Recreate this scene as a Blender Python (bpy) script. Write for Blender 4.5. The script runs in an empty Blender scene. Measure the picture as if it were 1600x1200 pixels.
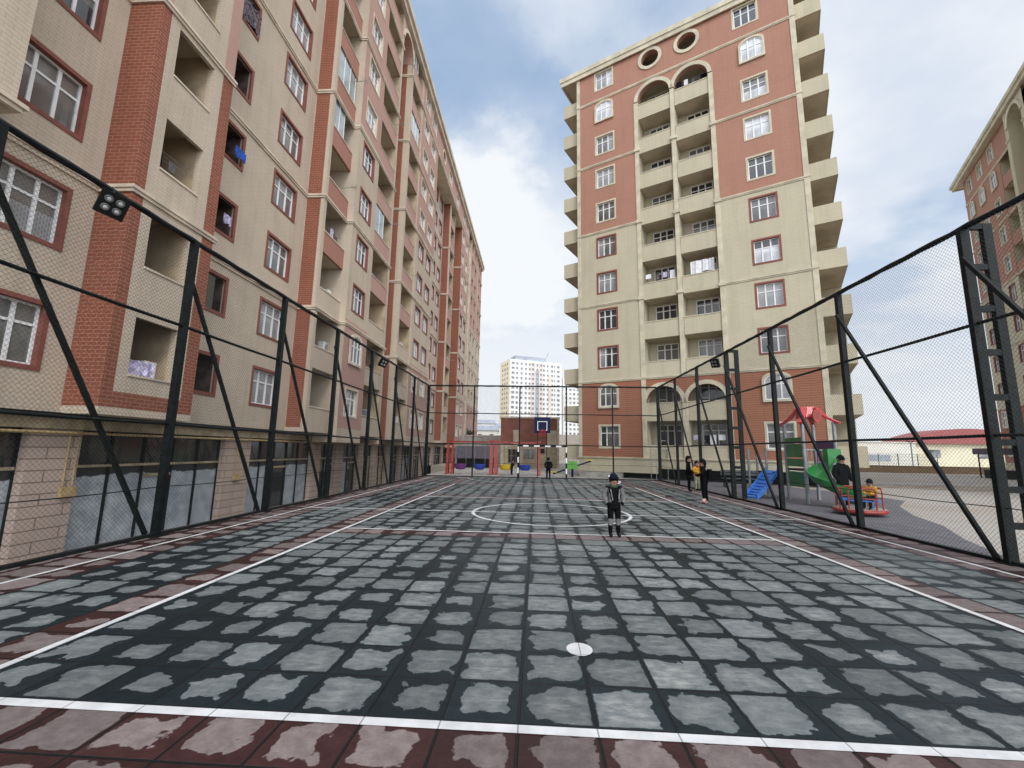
import bpy, bmesh, math, random
from mathutils import Vector, Matrix
random.seed(7)
S = bpy.context.scene
COL = S.collection
R = math.radians
PI = math.pi

# ------------------------------------------------------------------ materials
MATS = {}
def _new(name):
    m = bpy.data.materials.new(name); m.use_nodes = True
    nt = m.node_tree
    for n in list(nt.nodes): nt.nodes.remove(n)
    out = nt.nodes.new('ShaderNodeOutputMaterial'); b = nt.nodes.new('ShaderNodeBsdfPrincipled')
    nt.links.new(b.outputs[0], out.inputs[0])
    MATS[name] = m
    return m, nt, b
def _mix(nt, fac, a, b):
    n = nt.nodes.new('ShaderNodeMix'); n.data_type = 'RGBA'
    for sock, v in ((n.inputs['Factor'], fac), (n.inputs[6], a), (n.inputs[7], b)):
        if hasattr(v, 'is_linked') or hasattr(v, 'links'): nt.links.new(v, sock)
        elif isinstance(v, (int, float)): sock.default_value = v
        else: sock.default_value = (*v[:3], 1)
    return n.outputs[2]
def _math(nt, op, a, b=None, c=None):
    n = nt.nodes.new('ShaderNodeMath'); n.operation = op
    for i, v in enumerate((a, b, c)):
        if v is None: continue
        if isinstance(v, (int, float)): n.inputs[i].default_value = v
        else: nt.links.new(v, n.inputs[i])
    return n.outputs[0]
def _noise(nt, scale, detail=4, vec=None, rough=.55):
    n = nt.nodes.new('ShaderNodeTexNoise'); n.inputs['Scale'].default_value = scale
    n.inputs['Detail'].default_value = detail; n.inputs['Roughness'].default_value = rough
    if vec is not None: nt.links.new(vec, n.inputs['Vector'])
    return n.outputs[0]
def _ramp(nt, v, lo, hi):
    n = nt.nodes.new('ShaderNodeMapRange'); n.interpolation_type = 'SMOOTHSTEP'
    n.inputs['From Min'].default_value = lo; n.inputs['From Max'].default_value = hi
    nt.links.new(v, n.inputs['Value']); return n.outputs[0]
def _obj(nt):
    return nt.nodes.new('ShaderNodeTexCoord').outputs['Object']
def _scaled(nt, vec, s):
    n = nt.nodes.new('ShaderNodeMapping'); n.inputs['Scale'].default_value = s
    nt.links.new(vec, n.inputs['Vector']); return n.outputs[0]
def plain(name, col, rough=.6, metal=0, var=.12, scale=3., bump=0., spec=.5, coat=0):
    m, nt, b = _new(name)
    v = _obj(nt)
    f = _noise(nt, scale, 5, v)
    d = tuple(c * (1 - var * 1.6) for c in col); l = tuple(min(1, c * (1 + var)) for c in col)
    nt.links.new(_mix(nt, _ramp(nt, f, .3, .7), d, l), b.inputs['Base Color'])
    b.inputs['Roughness'].default_value = rough; b.inputs['Metallic'].default_value = metal
    b.inputs['Specular IOR Level'].default_value = spec
    b.inputs['Coat Weight'].default_value = coat
    if bump:
        bp = nt.nodes.new('ShaderNodeBump'); bp.inputs['Strength'].default_value = bump; bp.inputs['Distance'].default_value = .02
        nt.links.new(_noise(nt, scale * 12, 3, v), bp.inputs['Height']); nt.links.new(bp.outputs[0], b.inputs['Normal'])
    return m
def facade(name, c1, c2, mortar, bw=.25, bh=.1, ms=.012, grime=.18, bump=.3, rough=.85):
    """moulded render with a brick course pattern, weather streaks and blotches"""
    m, nt, b = _new(name)
    v = _obj(nt)
    sp = nt.nodes.new('ShaderNodeSeparateXYZ'); nt.links.new(v, sp.inputs[0])
    cb = nt.nodes.new('ShaderNodeCombineXYZ')
    nt.links.new(_math(nt, 'ADD', sp.outputs[0], sp.outputs[1]), cb.inputs[0]); nt.links.new(sp.outputs[2], cb.inputs[1])
    br = nt.nodes.new('ShaderNodeTexBrick')
    nt.links.new(cb.outputs[0], br.inputs['Vector'])
    br.inputs['Color1'].default_value = (*c1, 1); br.inputs['Color2'].default_value = (*c2, 1); br.inputs['Mortar'].default_value = (*mortar, 1)
    br.inputs['Scale'].default_value = 1; br.inputs['Mortar Size'].default_value = ms
    br.inputs['Brick Width'].default_value = bw; br.inputs['Row Height'].default_value = bh
    blot = _ramp(nt, _noise(nt, .55, 6, v, .65), .3, .75)
    streak = _ramp(nt, _noise(nt, 1., 5, _scaled(nt, v, (2.2, 2.2, .16)), .6), .42, .78)
    fac = _math(nt, 'MULTIPLY', _math(nt, 'ADD', _math(nt, 'MULTIPLY', blot, .5), _math(nt, 'MULTIPLY', streak, .6)), grime)
    dark = _mix(nt, 1., (0, 0, 0), tuple(c * .5 for c in c1))
    nt.links.new(_mix(nt, fac, br.outputs[0], dark), b.inputs['Base Color'])
    b.inputs['Roughness'].default_value = rough; b.inputs['Specular IOR Level'].default_value = .25
    bp = nt.nodes.new('ShaderNodeBump'); bp.inputs['Strength'].default_value = bump; bp.inputs['Distance'].default_value = .01
    bp.invert = True
    nt.links.new(br.outputs['Fac'], bp.inputs['Height']); nt.links.new(bp.outputs[0], b.inputs['Normal'])
    return m
facade('cream', (.57, .475, .37), (.54, .45, .35), (.465, .385, .295), .3, .1, .012, .5)
facade('cream_tower', (.55, .495, .36), (.53, .475, .345), (.48, .43, .305), .5, .14, .012, .36, .2)
facade('brick', (.265, .088, .052), (.22, .072, .042), (.34, .18, .13), .26, .1, .010, .35)
facade('brick_tower', (.375, .165, .10), (.345, .15, .09), (.255, .098, .06), 2.4, .14, .02, .15)
facade('salmon', (.40, .20, .15), (.375, .185, .14), (.33, .16, .12), .3, .1, .01, .2)
facade('salmon_pink', (.475, .295, .245), (.45, .28, .23), (.41, .25, .205), .3, .1, .012, .2)
facade('salmon_tower', (.42, .22, .158), (.40, .208, .148), (.35, .178, .125), .5, .14, .012, .32, .2)
facade('stone_pier', (.47, .37, .31), (.43, .335, .28), (.20, .15, .12), 1.1, .27, .014, .35, .6)
facade('lot_wall', (.36, .25, .15), (.33, .23, .14), (.25, .17, .1), .6, .3, .01, .3)
plain('trim', (.58, .49, .385), .8, var=.14, scale=1.2)
plain('trim_tower', (.57, .515, .38), .8, var=.12, scale=1.2)
plain('soffit', (.58, .49, .36), .85, var=.1, scale=1.)
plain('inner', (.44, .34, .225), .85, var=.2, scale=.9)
plain('dim_room', (.085, .06, .05), .9, var=.4, scale=2.)  # dark brown carries the shade inside the kitchen openings
plain('red_trim', (.22, .07, .05), .7, var=.12)
plain('white_pvc', (.78, .78, .77), .35, var=.05)
plain('beige_frame', (.36, .29, .185), .5, var=.2)
plain('dark_metal', (.010, .012, .013), .5, var=.25, scale=6, bump=.15, spec=.25)
plain('fence_paint', (.0055, .0085, .0085), .5, var=.4, scale=9, bump=.2, spec=.22)
plain('wire', (.022, .030, .028), .5, var=.2)
plain('black', (.006, .006, .0065), .55, spec=.2)
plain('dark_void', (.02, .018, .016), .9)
plain('concrete', (.38, .36, .33), .9, var=.2, scale=1.5, bump=.2)
plain('asphalt', (.20, .195, .185), .9, var=.22, scale=.7, bump=.2)
plain('bench_grey', (.07, .075, .08), .6, var=.2)
plain('grey_steel', (.33, .35, .37), .45, .3, var=.15)
plain('gas_yellow', (.40, .285, .14), .5, var=.15, scale=5)
plain('red_paint', (.36, .035, .02), .4, var=.18, scale=4, coat=.3)
plain('red_plastic', (.62, .05, .06), .35, var=.1, coat=.2)
plain('green_plastic', (.02, .22, .045), .33, var=.14, coat=.3)
plain('green_light', (.12, .42, .06), .4, var=.12, coat=.3)
plain('blue_plastic', (.05, .22, .72), .35, var=.1, coat=.3)
plain('navy', (.003, .009, .04), .5, var=.1, spec=.2)
plain('royal', (.02, .06, .42), .4, var=.1)
plain('purple', (.16, .03, .20), .4, var=.1)
plain('yellow', (.75, .52, .03), .45, var=.1)
plain('paint_white', (.74, .74, .72), .6, var=.06)
plain('roof_sheet', (.10, .09, .08), .6)
plain('roof_red', (.33, .09, .085), .6, var=.12)
plain('hall_yellow', (.70, .65, .48), .85, var=.06, scale=.2)
plain('hall_pale', (.70, .68, .60), .85, var=.06, scale=.2)
plain('white_wall', (.72, .71, .68), .85, var=.05, scale=.2)
plain('sun_tinted_wall', (.86, .74, .52), .85, var=.06, scale=.2)
plain('pink_wall', (.66, .55, .49), .85, var=.06, scale=.2)
plain('bluegrey', (.34, .37, .42), .6, var=.1, scale=.5)
plain('low_brick', (.24, .085, .06), .85, var=.15, scale=1.)
plain('beige_panel', (.52, .43, .31), .85, var=.15, scale=1.)
plain('far_glass', (.24, .25, .26), .35, var=.6, scale=.35)  # glass lightened so its colour carries the paling of distance
plain('skin', (.48, .27, .19), .55, var=.05)
plain('hair', (.008, .007, .006), .75, spec=.1)
plain('cloth_black', (.005, .005, .006), .85, var=.3, scale=14, spec=.1)
plain('cloth_navy', (.007, .009, .018), .85, var=.3, scale=14, spec=.1)
plain('cloth_grey', (.25, .245, .24), .9, var=.2, scale=14)
plain('cloth_dim', (.15, .145, .14), .9, var=.25, scale=14, spec=.2)
plain('cloth_yellow', (.66, .33, .02), .8, var=.2, scale=12)
plain('cloth_khaki', (.33, .32, .23), .9, var=.2, scale=12)
plain('cloth_green', (.03, .07, .035), .9, var=.2, scale=12)
plain('cloth_red', (.25, .03, .03), .9, var=.2, scale=12)
plain('shoe_white', (.75, .74, .70), .6)
plain('lilac', (.55, .50, .68), .9, var=.3, scale=9)
plain('sheet', (.75, .75, .78), .9, var=.1, scale=4)
plain('blue_cloth', (.03, .10, .45), .9, var=.25, scale=9)
plain('print_cloth', (.13, .11, .13), .9, var=.7, scale=10)
plain('leaf', (.05, .085, .03), .7, var=.4, scale=2)
plain('led', (.42, .43, .42), .25)
plain('led_rim', (.10, .10, .10), .4)
plain('rubber', (.05, .046, .056), .85, var=.25, scale=3, bump=.4)
plain('deck', (.42, .33, .27), .7, var=.2)
plain('bare_earth', (.30, .25, .19), .95, var=.3, scale=1.2, bump=.3)
plain('rubble_stone', (.52, .50, .46), .9, var=.2, scale=4)

def glass(name, base, rough, curtain=0, spec=.5):
    m, nt, b = _new(name)
    v = _obj(nt)
    col = base
    if curtain:
        w = nt.nodes.new('ShaderNodeTexWave'); w.inputs['Scale'].default_value = 5.; w.inputs['Distortion'].default_value = 2.5
        nt.links.new(v, w.inputs['Vector'])
        col = _mix(nt, w.outputs[1], tuple(c * .55 for c in base), base)
    n = _noise(nt, .9, 3, v)
    nt.links.new(_mix(nt, _ramp(nt, n, .35, .7), col, tuple(c * .5 for c in base)), b.inputs['Base Color'])
    b.inputs['Roughness'].default_value = rough
    b.inputs['Specular IOR Level'].default_value = spec
    b.inputs['Coat Weight'].default_value = .8; b.inputs['Coat Roughness'].default_value = .03
    bp = nt.nodes.new('ShaderNodeBump'); bp.inputs['Strength'].default_value = .06; bp.inputs['Distance'].default_value = .02
    nt.links.new(_noise(nt, 1.6, 1, v), bp.inputs['Height']); nt.links.new(bp.outputs[0], b.inputs['Normal'])
    return m
glass('pane_dark', (.045, .045, .045), .08)
glass('pane_grey', (.17, .165, .155), .1)  # grey base colour takes in the sky reflected by the panes
glass('pane_curtain', (.42, .42, .43), .25, 1)
glass('pane_bright', (.72, .74, .77), .1)  # bright base colour stands for reflected sky and pale curtains
glass('pane_shop', (.035, .035, .037), .12)
glass('balcony_glass', (.30, .36, .38), .06)

def shop_paint():
    m, nt, b = _new('whitewash')
    v = _obj(nt)
    sp = nt.nodes.new('ShaderNodeSeparateXYZ'); nt.links.new(v, sp.inputs[0])
    edge = _math(nt, 'ADD', sp.outputs[2], _math(nt, 'MULTIPLY', _noise(nt, 3.5, 4, v), .22))
    clear = _ramp(nt, edge, .97, 1.0)
    smear = _ramp(nt, _noise(nt, 2.6, 6, v, .7), .35, .7)
    wash = _mix(nt, smear, (.27, .30, .33), (.46, .49, .51))
    nt.links.new(_mix(nt, clear, wash, (.03, .03, .032)), b.inputs['Base Color'])
    b.inputs['Roughness'].default_value = .3
    b.inputs['Coat Weight'].default_value = .3; b.inputs['Coat Roughness'].default_value = .1
shop_paint()

TX, TY, TS = -0.098, 3.075, .5
def court_tiles():
    m, nt, b = _new('rubber_tiles')
    v = _obj(nt)
    sp = nt.nodes.new('ShaderNodeSeparateXYZ'); nt.links.new(v, sp.inputs[0])
    x = _math(nt, 'DIVIDE', _math(nt, 'SUBTRACT', sp.outputs[0], TX), TS)
    y = _math(nt, 'DIVIDE', _math(nt, 'SUBTRACT', sp.outputs[1], TY), TS)
    ix = _math(nt, 'FLOOR', x); iy = _math(nt, 'FLOOR', y)
    fx = _math(nt, 'SUBTRACT', _math(nt, 'SUBTRACT', x, ix), .5); fy = _math(nt, 'SUBTRACT', _math(nt, 'SUBTRACT', y, iy), .5)
    cb = nt.nodes.new('ShaderNodeCombineXYZ'); nt.links.new(ix, cb.inputs[0]); nt.links.new(iy, cb.inputs[1])
    wn = nt.nodes.new('ShaderNodeTexWhiteNoise'); wn.noise_dimensions = '3D'; nt.links.new(cb.outputs[0], wn.inputs['Vector'])
    rs = nt.nodes.new('ShaderNodeSeparateColor'); nt.links.new(wn.outputs['Color'], rs.inputs[0])
    # drying patch of each tile: rounded-square distance from a shifted centre, ragged by noise
    jx = _math(nt, 'ADD', fx, _math(nt, 'MULTIPLY', _math(nt, 'SUBTRACT', rs.outputs[1], .5), .2))
    jy = _math(nt, 'ADD', fy, _math(nt, 'MULTIPLY', _math(nt, 'SUBTRACT', rs.outputs[2], .5), .16))
    ax = _math(nt, 'ABSOLUTE', jx); ay = _math(nt, 'ABSOLUTE', jy)
    mx = _math(nt, 'MAXIMUM', ax, ay)
    eu = _math(nt, 'SQRT', _math(nt, 'ADD', _math(nt, 'MULTIPLY', jx, jx), _math(nt, 'MULTIPLY', jy, jy)))
    d = _math(nt, 'ADD', _math(nt, 'MULTIPLY', mx, .78), _math(nt, 'MULTIPLY', eu, .22))
    off = nt.nodes.new('ShaderNodeVectorMath'); off.operation = 'MULTIPLY_ADD'
    nt.links.new(cb.outputs[0], off.inputs[0]); off.inputs[1].default_value = (7.3, 3.1, 0); nt.links.new(v, off.inputs[2])
    d = _math(nt, 'ADD', d, _math(nt, 'MULTIPLY', _math(nt, 'SUBTRACT', _noise(nt, 5., 4, off.outputs[0], .5), .5), .62))
    big = _math(nt, 'SUBTRACT', _noise(nt, .33, 2, v), .5)
    side = _math(nt, 'MULTIPLY', _math(nt, 'MINIMUM', _math(nt, 'MAXIMUM', sp.outputs[0], -3.), 4.), .012)
    thr = _math(nt, 'ADD', _math(nt, 'ADD', _math(nt, 'MULTIPLY', rs.outputs[0], .24), .285), _math(nt, 'ADD', _math(nt, 'MULTIPLY', big, .5), side))
    diff = _math(nt, 'SUBTRACT', thr, d)
    dry = _ramp(nt, diff, -.010, .016)
    jl = _math(nt, 'MAXIMUM', _math(nt, 'ABSOLUTE', fx), _math(nt, 'ABSOLUTE', fy))
    dry = _math(nt, 'MULTIPLY', dry, _ramp(nt, _math(nt, 'ADD', jl, _math(nt, 'MULTIPLY', _noise(nt, 16., 3, v), .05)), .488, .468))
    # which tiles are red
    def rng(val, lo, hi): return _math(nt, 'MULTIPLY', _math(nt, 'GREATER_THAN', val, lo - .5), _math(nt, 'LESS_THAN', val, hi + .5))
    reds = [rng(iy, -99, -1), rng(ix, -9, -9), rng(ix, 10, 10), rng(ix, -99, -13), rng(ix, 14, 99),
            _math(nt, 'MULTIPLY', rng(iy, 12, 12), rng(ix, -8, 9)), _math(nt, 'MULTIPLY', rng(iy, 27, 27), rng(ix, -8, 9)), rng(iy, 40, 40)]
    red = reds[0]
    for r_ in reds[1:]: red = _math(nt, 'MAXIMUM', red, r_)
    fine = _noise(nt, 60., 3, v); mott = _noise(nt, 9., 5, v, .7)
    stre = _ramp(nt, _noise(nt, 1., 4, _scaled(nt, v, (3., 14., 1.)), .6), .5, .85)
    tone = _math(nt, 'ADD', .68, _math(nt, 'MULTIPLY', rs.outputs[1], .42))
    dryc = _mix(nt, _ramp(nt, mott, .3, .75), (.095, .112, .114), (.165, .174, .172))
    core = _math(nt, 'MULTIPLY', _ramp(nt, diff, .0, .30), _math(nt, 'ADD', .25, _math(nt, 'MULTIPLY', rs.outputs[2], .75)))
    dryc = _mix(nt, _math(nt, 'MULTIPLY', core, _math(nt, 'MULTIPLY', _ramp(nt, _noise(nt, 6., 4, _scaled(nt, v, (1., 2.2, 1.)), .65), .35, .7), .75)), dryc, (.33, .325, .305))
    dryc = _mix(nt, _math(nt, 'MULTIPLY', stre, .5), dryc, (.36, .36, .34))
    dryr = _mix(nt, _ramp(nt, mott, .3, .75), (.14, .108, .104), (.22, .175, .168))
    wetc = _mix(nt, _ramp(nt, mott, .3, .7), (.005, .0115, .0145), (.010, .020, .024))
    wetr = _mix(nt, _ramp(nt, mott, .3, .7), (.030, .011, .011), (.048, .018, .018))
    colr = _mix(nt, dry, _mix(nt, red, wetc, wetr), _mix(nt, red, dryc, dryr))
    hs = nt.nodes.new('ShaderNodeHueSaturation'); nt.links.new(colr, hs.inputs['Color'])
    nt.links.new(_math(nt, 'MULTIPLY', tone, _math(nt, 'ADD', .82, _math(nt, 'MULTIPLY', fine, .36))), hs.inputs['Value'])
    joint = _ramp(nt, jl, .474, .488)
    speck = _ramp(nt, _noise(nt, 38., 2, v, .5), .70, .76)
    scuff = _math(nt, 'MULTIPLY', _ramp(nt, _noise(nt, 1., 5, _scaled(nt, v, (5., 19., 1.)), .75), .66, .76), _ramp(nt, _noise(nt, .8, 2, v), .45, .65))
    base = _mix(nt, _math(nt, 'MULTIPLY', speck, .6), hs.outputs[0], (.03, .028, .025))
    base = _mix(nt, _math(nt, 'MULTIPLY', scuff, .4), base, (.30, .29, .27))
    base = _mix(nt, _math(nt, 'MULTIPLY', _ramp(nt, _noise(nt, .55, 5, v, .7), .55, .75), .25), base, (.05, .058, .06))
    nt.links.new(_mix(nt, joint, base, (.006, .007, .008)), b.inputs['Base Color'])
    nt.links.new(_math(nt, 'ADD', .5, _math(nt, 'MULTIPLY', dry, .38)), b.inputs['Roughness'])
    b.inputs['Specular IOR Level'].default_value = .22
    bp = nt.nodes.new('ShaderNodeBump'); bp.inputs['Strength'].default_value = .5; bp.inputs['Distance'].default_value = .012
    h = _math(nt, 'SUBTRACT', _math(nt, 'MULTIPLY', fine, .25), joint)
    nt.links.new(h, bp.inputs['Height']); nt.links.new(bp.outputs[0], b.inputs['Normal'])
court_tiles()
def line_paint():
    m, nt, b = _new('line_paint')
    v = _obj(nt)
    wear = _ramp(nt, _noise(nt, 22., 5, v, .7), .62, .74)
    dirt = _ramp(nt, _noise(nt, 3., 5, v, .6), .3, .7)
    c = _mix(nt, dirt, (.47, .465, .46), (.64, .635, .625))
    sp = nt.nodes.new('ShaderNodeSeparateXYZ'); nt.links.new(v, sp.inputs[0])
    fr = []
    for q_, o_ in ((sp.outputs[0], TX), (sp.outputs[1], TY)):
        u = _math(nt, 'DIVIDE', _math(nt, 'SUBTRACT', q_, o_), TS)
        fr.append(_math(nt, 'ABSOLUTE', _math(nt, 'SUBTRACT', _math(nt, 'SUBTRACT', u, _math(nt, 'FLOOR', u)), .5)))
    seam = _ramp(nt, _math(nt, 'MAXIMUM', fr[0], fr[1]), .486, .494)
    c = _mix(nt, _math(nt, 'MULTIPLY', wear, .6), c, (.22, .21, .21))
    nt.links.new(_mix(nt, _math(nt, 'MULTIPLY', seam, .75), c, (.12, .12, .12)), b.inputs['Base Color'])
    b.inputs['Roughness'].default_value = .7
line_paint()
def lot_ground():
    m, nt, b = _new('sandy_ground')
    v = _obj(nt)
    n1 = _ramp(nt, _noise(nt, .12, 6, v, .65), .4, .62)
    n2 = _noise(nt, 3., 6, v, .7)
    a = _mix(nt, n2, (.30, .275, .245), (.46, .43, .39))
    c = _mix(nt, _math(nt, 'MULTIPLY', n1, .6), a, (.30, .235, .165))
    nt.links.new(c, b.inputs['Base Color']); b.inputs['Roughness'].default_value = .95
    bp = nt.nodes.new('ShaderNodeBump'); bp.inputs['Strength'].default_value = .4; bp.inputs['Distance'].default_value = .05
    nt.links.new(n2, bp.inputs['Height']); nt.links.new(bp.outputs[0], b.inputs['Normal'])
lot_ground()
def paver():
    m, nt, b = _new('play_pavers')
    v = _obj(nt)
    br = nt.nodes.new('ShaderNodeTexBrick'); nt.links.new(v, br.inputs['Vector'])
    br.offset = 0; br.inputs['Scale'].default_value = 1; br.inputs['Brick Width'].default_value = .5; br.inputs['Row Height'].default_value = .5
    br.inputs['Mortar Size'].default_value = .012
    br.inputs['Color1'].default_value = (.10, .095, .11, 1); br.inputs['Color2'].default_value = (.13, .125, .14, 1); br.inputs['Mortar'].default_value = (.03, .03, .035, 1)
    n = _ramp(nt, _noise(nt, 3., 6, v, .7), .35, .7)
    nt.links.new(_mix(nt, _math(nt, 'MULTIPLY', n, .5), br.outputs[0], (.20, .19, .20)), b.inputs['Base Color'])
    b.inputs['Roughness'].default_value = .85
paver()

# ------------------------------------------------------------------ mesh helper
class MB:
    def __init__(s): s.v = []; s.f = []; s.mi = []; s.m = 0
    def add(s, vs, fs):
        o = len(s.v); s.v += [tuple(p) for p in vs]
        for f in fs: s.f.append([o + i for i in f]); s.mi.append(s.m)
        return s
    def box(s, x0, x1, y0, y1, z0, z1):
        if x0 > x1: x0, x1 = x1, x0
        if y0 > y1: y0, y1 = y1, y0
        return s.add([(x0, y0, z0), (x1, y0, z0), (x1, y1, z0), (x0, y1, z0), (x0, y0, z1), (x1, y0, z1), (x1, y1, z1), (x0, y1, z1)],
              [(3, 2, 1, 0), (4, 5, 6, 7), (0, 1, 5, 4), (1, 2, 6, 5), (2, 3, 7, 6), (3, 0, 4, 7)])
    def quad(s, a, b, c, d): return s.add([a, b, c, d], [(0, 1, 2, 3)])
    def bar(s, p, q, w, h=None, up=(0, 0, 1)):
        """rectangular bar between two points"""
        h = h or w; p = Vector(p); q = Vector(q); d = (q - p).normalized(); u = Vector(up)
        if abs(d.dot(u)) > .98: u = Vector((0, 1, 0))
        r = d.cross(u).normalized(); u = r.cross(d)
        vs = [e + r * a * w / 2 + u * b_ * h / 2 for e in (p, q) for a, b_ in ((-1, -1), (1, -1), (1, 1), (-1, 1))]
        return s.add(vs, [(3, 2, 1, 0), (4, 5, 6, 7), (0, 1, 5, 4), (1, 2, 6, 5), (2, 3, 7, 6), (3, 0, 4, 7)])
    def tube(s, pts, r, seg=8, cap=True):
        pts = [Vector(p) for p in pts]; n = len(pts); rr = r if isinstance(r, (list, tuple)) else [r] * n
        rings = []; prev = None
        for i, p in enumerate(pts):
            d = (pts[min(i + 1, n - 1)] - pts[max(i - 1, 0)]).normalized()
            if prev is None:
                a = Vector((0, 0, 1)) if abs(d.z) < .9 else Vector((1, 0, 0)); x = d.cross(a).normalized()
            else: x = (prev - d * prev.dot(d)).normalized()
            prev = x; y = d.cross(x)
            rings.append([p + (x * math.cos(2 * PI * k / seg) + y * math.sin(2 * PI * k / seg)) * rr[i] for k in range(seg)])
        vs = [v for ring in rings for v in ring]; fs = []
        for i in range(n - 1):
            for k in range(seg):
                a = i * seg + k; b_ = i * seg + (k + 1) % seg
                fs.append((a, b_, b_ + seg, a + seg))
        if cap: fs += [tuple(reversed(range(seg))), tuple((n - 1) * seg + k for k in range(seg))]
        return s.add(vs, fs)
    def extr(s, poly, y0, y1, cap0=True, cap1=True):
        """polygon in (x,z) extruded from y0 to y1"""
        n = len(poly)
        vs = [(x, y0, z) for x, z in poly] + [(x, y1, z) for x, z in poly]
        fs = [(i, (i + 1) % n, n + (i + 1) % n, n + i) for i in range(n)]
        if cap0: fs.append(tuple(range(n)))
        if cap1: fs.append(tuple(reversed(range(n, 2 * n))))
        return s.add(vs, fs)
    def prism(s, poly, z0, z1):
        n = len(poly)
        vs = [(x, y, z0) for x, y in poly] + [(x, y, z1) for x, y in poly]
        return s.add(vs, [(i, (i + 1) % n, n + (i + 1) % n, n + i) for i in range(n)] + [tuple(reversed(range(n))), tuple(range(n, 2 * n))])
    def ringex(s, inner, outer, y0, y1, closed=True):
        """band between two outlines of equal length in (x,z), front y0, back y1"""
        n = len(inner)
        vs = [(x, y0, z) for x, z in inner] + [(x, y0, z) for x, z in outer] + [(x, y1, z) for x, z in inner] + [(x, y1, z) for x, z in outer]
        fs = []
        for i in range(n if closed else n - 1):
            j = (i + 1) % n
            fs += [(i, j, n + j, n + i), (n + i, n + j, 3 * n + j, 3 * n + i), (2 * n + i, 2 * n + j, j, i)]
        return s.add(vs, fs)
    def mesh(s, name, mats):
        me = bpy.data.meshes.new(name); me.from_pydata(s.v, [], s.f); 
        if not isinstance(mats, (list, tuple)): mats = [mats]
        for m in mats: me.materials.append(MATS[m] if isinstance(m, str) else m)
        if len(mats) > 1: me.polygons.foreach_set('material_index', s.mi)
        me.update(); return me
    def build(s, name, mats, parent=None, smooth=False, loc=None):
        me = s.mesh(name, mats)
        if smooth:
            bm = bmesh.new(); bm.from_mesh(me); bmesh.ops.recalc_face_normals(bm, faces=bm.faces); bm.to_mesh(me); bm.free()
            me.polygons.foreach_set('use_smooth', [True] * len(me.polygons))
            try: me.set_sharp_from_angle(angle=R(40))
            except Exception: pass
        return link(me, name, parent, loc)
def split_build(mb, name, mats, root):
    """every connected piece becomes an object of its own"""
    par = {}
    def find(a):
        while par[a] != a: par[a] = par[par[a]]; a = par[a]
        return a
    key = [tuple(round(c, 3) for c in v) for v in mb.v]
    for k in key: par.setdefault(k, k)
    for f in mb.f:
        r0 = find(key[f[0]])
        for i in f[1:]: par[find(key[i])] = r0
    groups = {}
    for f, mi in zip(mb.f, mb.mi): groups.setdefault(find(key[f[0]]), []).append((f, mi))
    for g_ in groups.values():
        m = MB(); idx = {}
        for f, mi in g_:
            ff = []
            for i in f:
                if i not in idx: idx[i] = len(m.v); m.v.append(mb.v[i])
                ff.append(idx[i])
            m.f.append(ff); m.mi.append(mi)
        m.build(name, mats, root)
def link(me, name, parent=None, loc=None):
    o = bpy.data.objects.new(name, me); COL.objects.link(o)
    if parent: o.parent = parent
    if loc: o.location = loc
    return o
def thing(name, label, cat, loc=(0, 0, 0), rz=0, group=None):
    o = bpy.data.objects.new(name, None); COL.objects.link(o); o.location = loc; o.rotation_euler = (0, 0, rz)
    o.empty_display_size = .2
    return tag(o, label, cat, group)
def tag(o, label, cat, group=None):
    o['label'] = label; o['category'] = cat
    if group: o['group'] = group
    return o
def struct(o, kind='structure'): o['kind'] = kind; return o
def copy_tree(o, parent=None):
    c = o.copy(); COL.objects.link(c)
    if parent: c.parent = parent
    for ch in list(o.children): copy_tree(ch, c)
    return c

# ------------------------------------------------------------------ camera
f_px, pit, yaw, rol, H = 677.0295, R(8.75), R(-3.283), R(1.011), 1.7301
fw = Vector((math.sin(yaw) * math.cos(pit), math.cos(yaw) * math.cos(pit), math.sin(pit)))
ri = Vector((math.cos(yaw), -math.sin(yaw), 0)); up = ri.cross(fw)
ri, up = ri * math.cos(rol) + up * math.sin(rol), up * math.cos(rol) - ri * math.sin(rol)
cam = bpy.data.cameras.new('camera'); cam.sensor_width = 36; cam.lens = f_px / 1600 * 36; cam.clip_end = 6000; cam.clip_start = .05
co = bpy.data.objects.new('camera', cam); COL.objects.link(co)
co.matrix_world = Matrix(((ri.x, up.x, -fw.x, 0), (ri.y, up.y, -fw.y, 0), (ri.z, up.z, -fw.z, H), (0, 0, 0, 1)))
S.camera = co

# ------------------------------------------------------------------ sky and light
SUN_EL, SUN_AZ = 42, 158         # azimuth clockwise from +Y: behind the camera, to the right
w = bpy.data.worlds.new('World'); S.world = w; w.use_nodes = True
nt = w.node_tree
for n in list(nt.nodes): nt.nodes.remove(n)
wo = nt.nodes.new('ShaderNodeOutputWorld'); bg = nt.nodes.new('ShaderNodeBackground'); nt.links.new(bg.outputs[0], wo.inputs[0])
bg.inputs['Strength'].default_value = .1
sky = nt.nodes.new('ShaderNodeTexSky'); sky.sky_type = 'NISHITA'; sky.sun_disc = False
sky.sun_elevation = R(SUN_EL); sky.sun_rotation = R(SUN_AZ); sky.air_density = 1.; sky.dust_density = 1.2; sky.ozone_density = 1.5
tc = nt.nodes.new('ShaderNodeTexCoord').outputs['Generated']
sp = nt.nodes.new('ShaderNodeSeparateXYZ'); nt.links.new(tc, sp.inputs[0])
zz = _math(nt, 'ADD', _math(nt, 'MAXIMUM', sp.outputs[2], 0.), .22)
cb = nt.nodes.new('ShaderNodeCombineXYZ')
nt.links.new(_math(nt, 'DIVIDE', sp.outputs[0], zz), cb.inputs[0]); nt.links.new(_math(nt, 'DIVIDE', sp.outputs[1], zz), cb.inputs[1])
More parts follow.
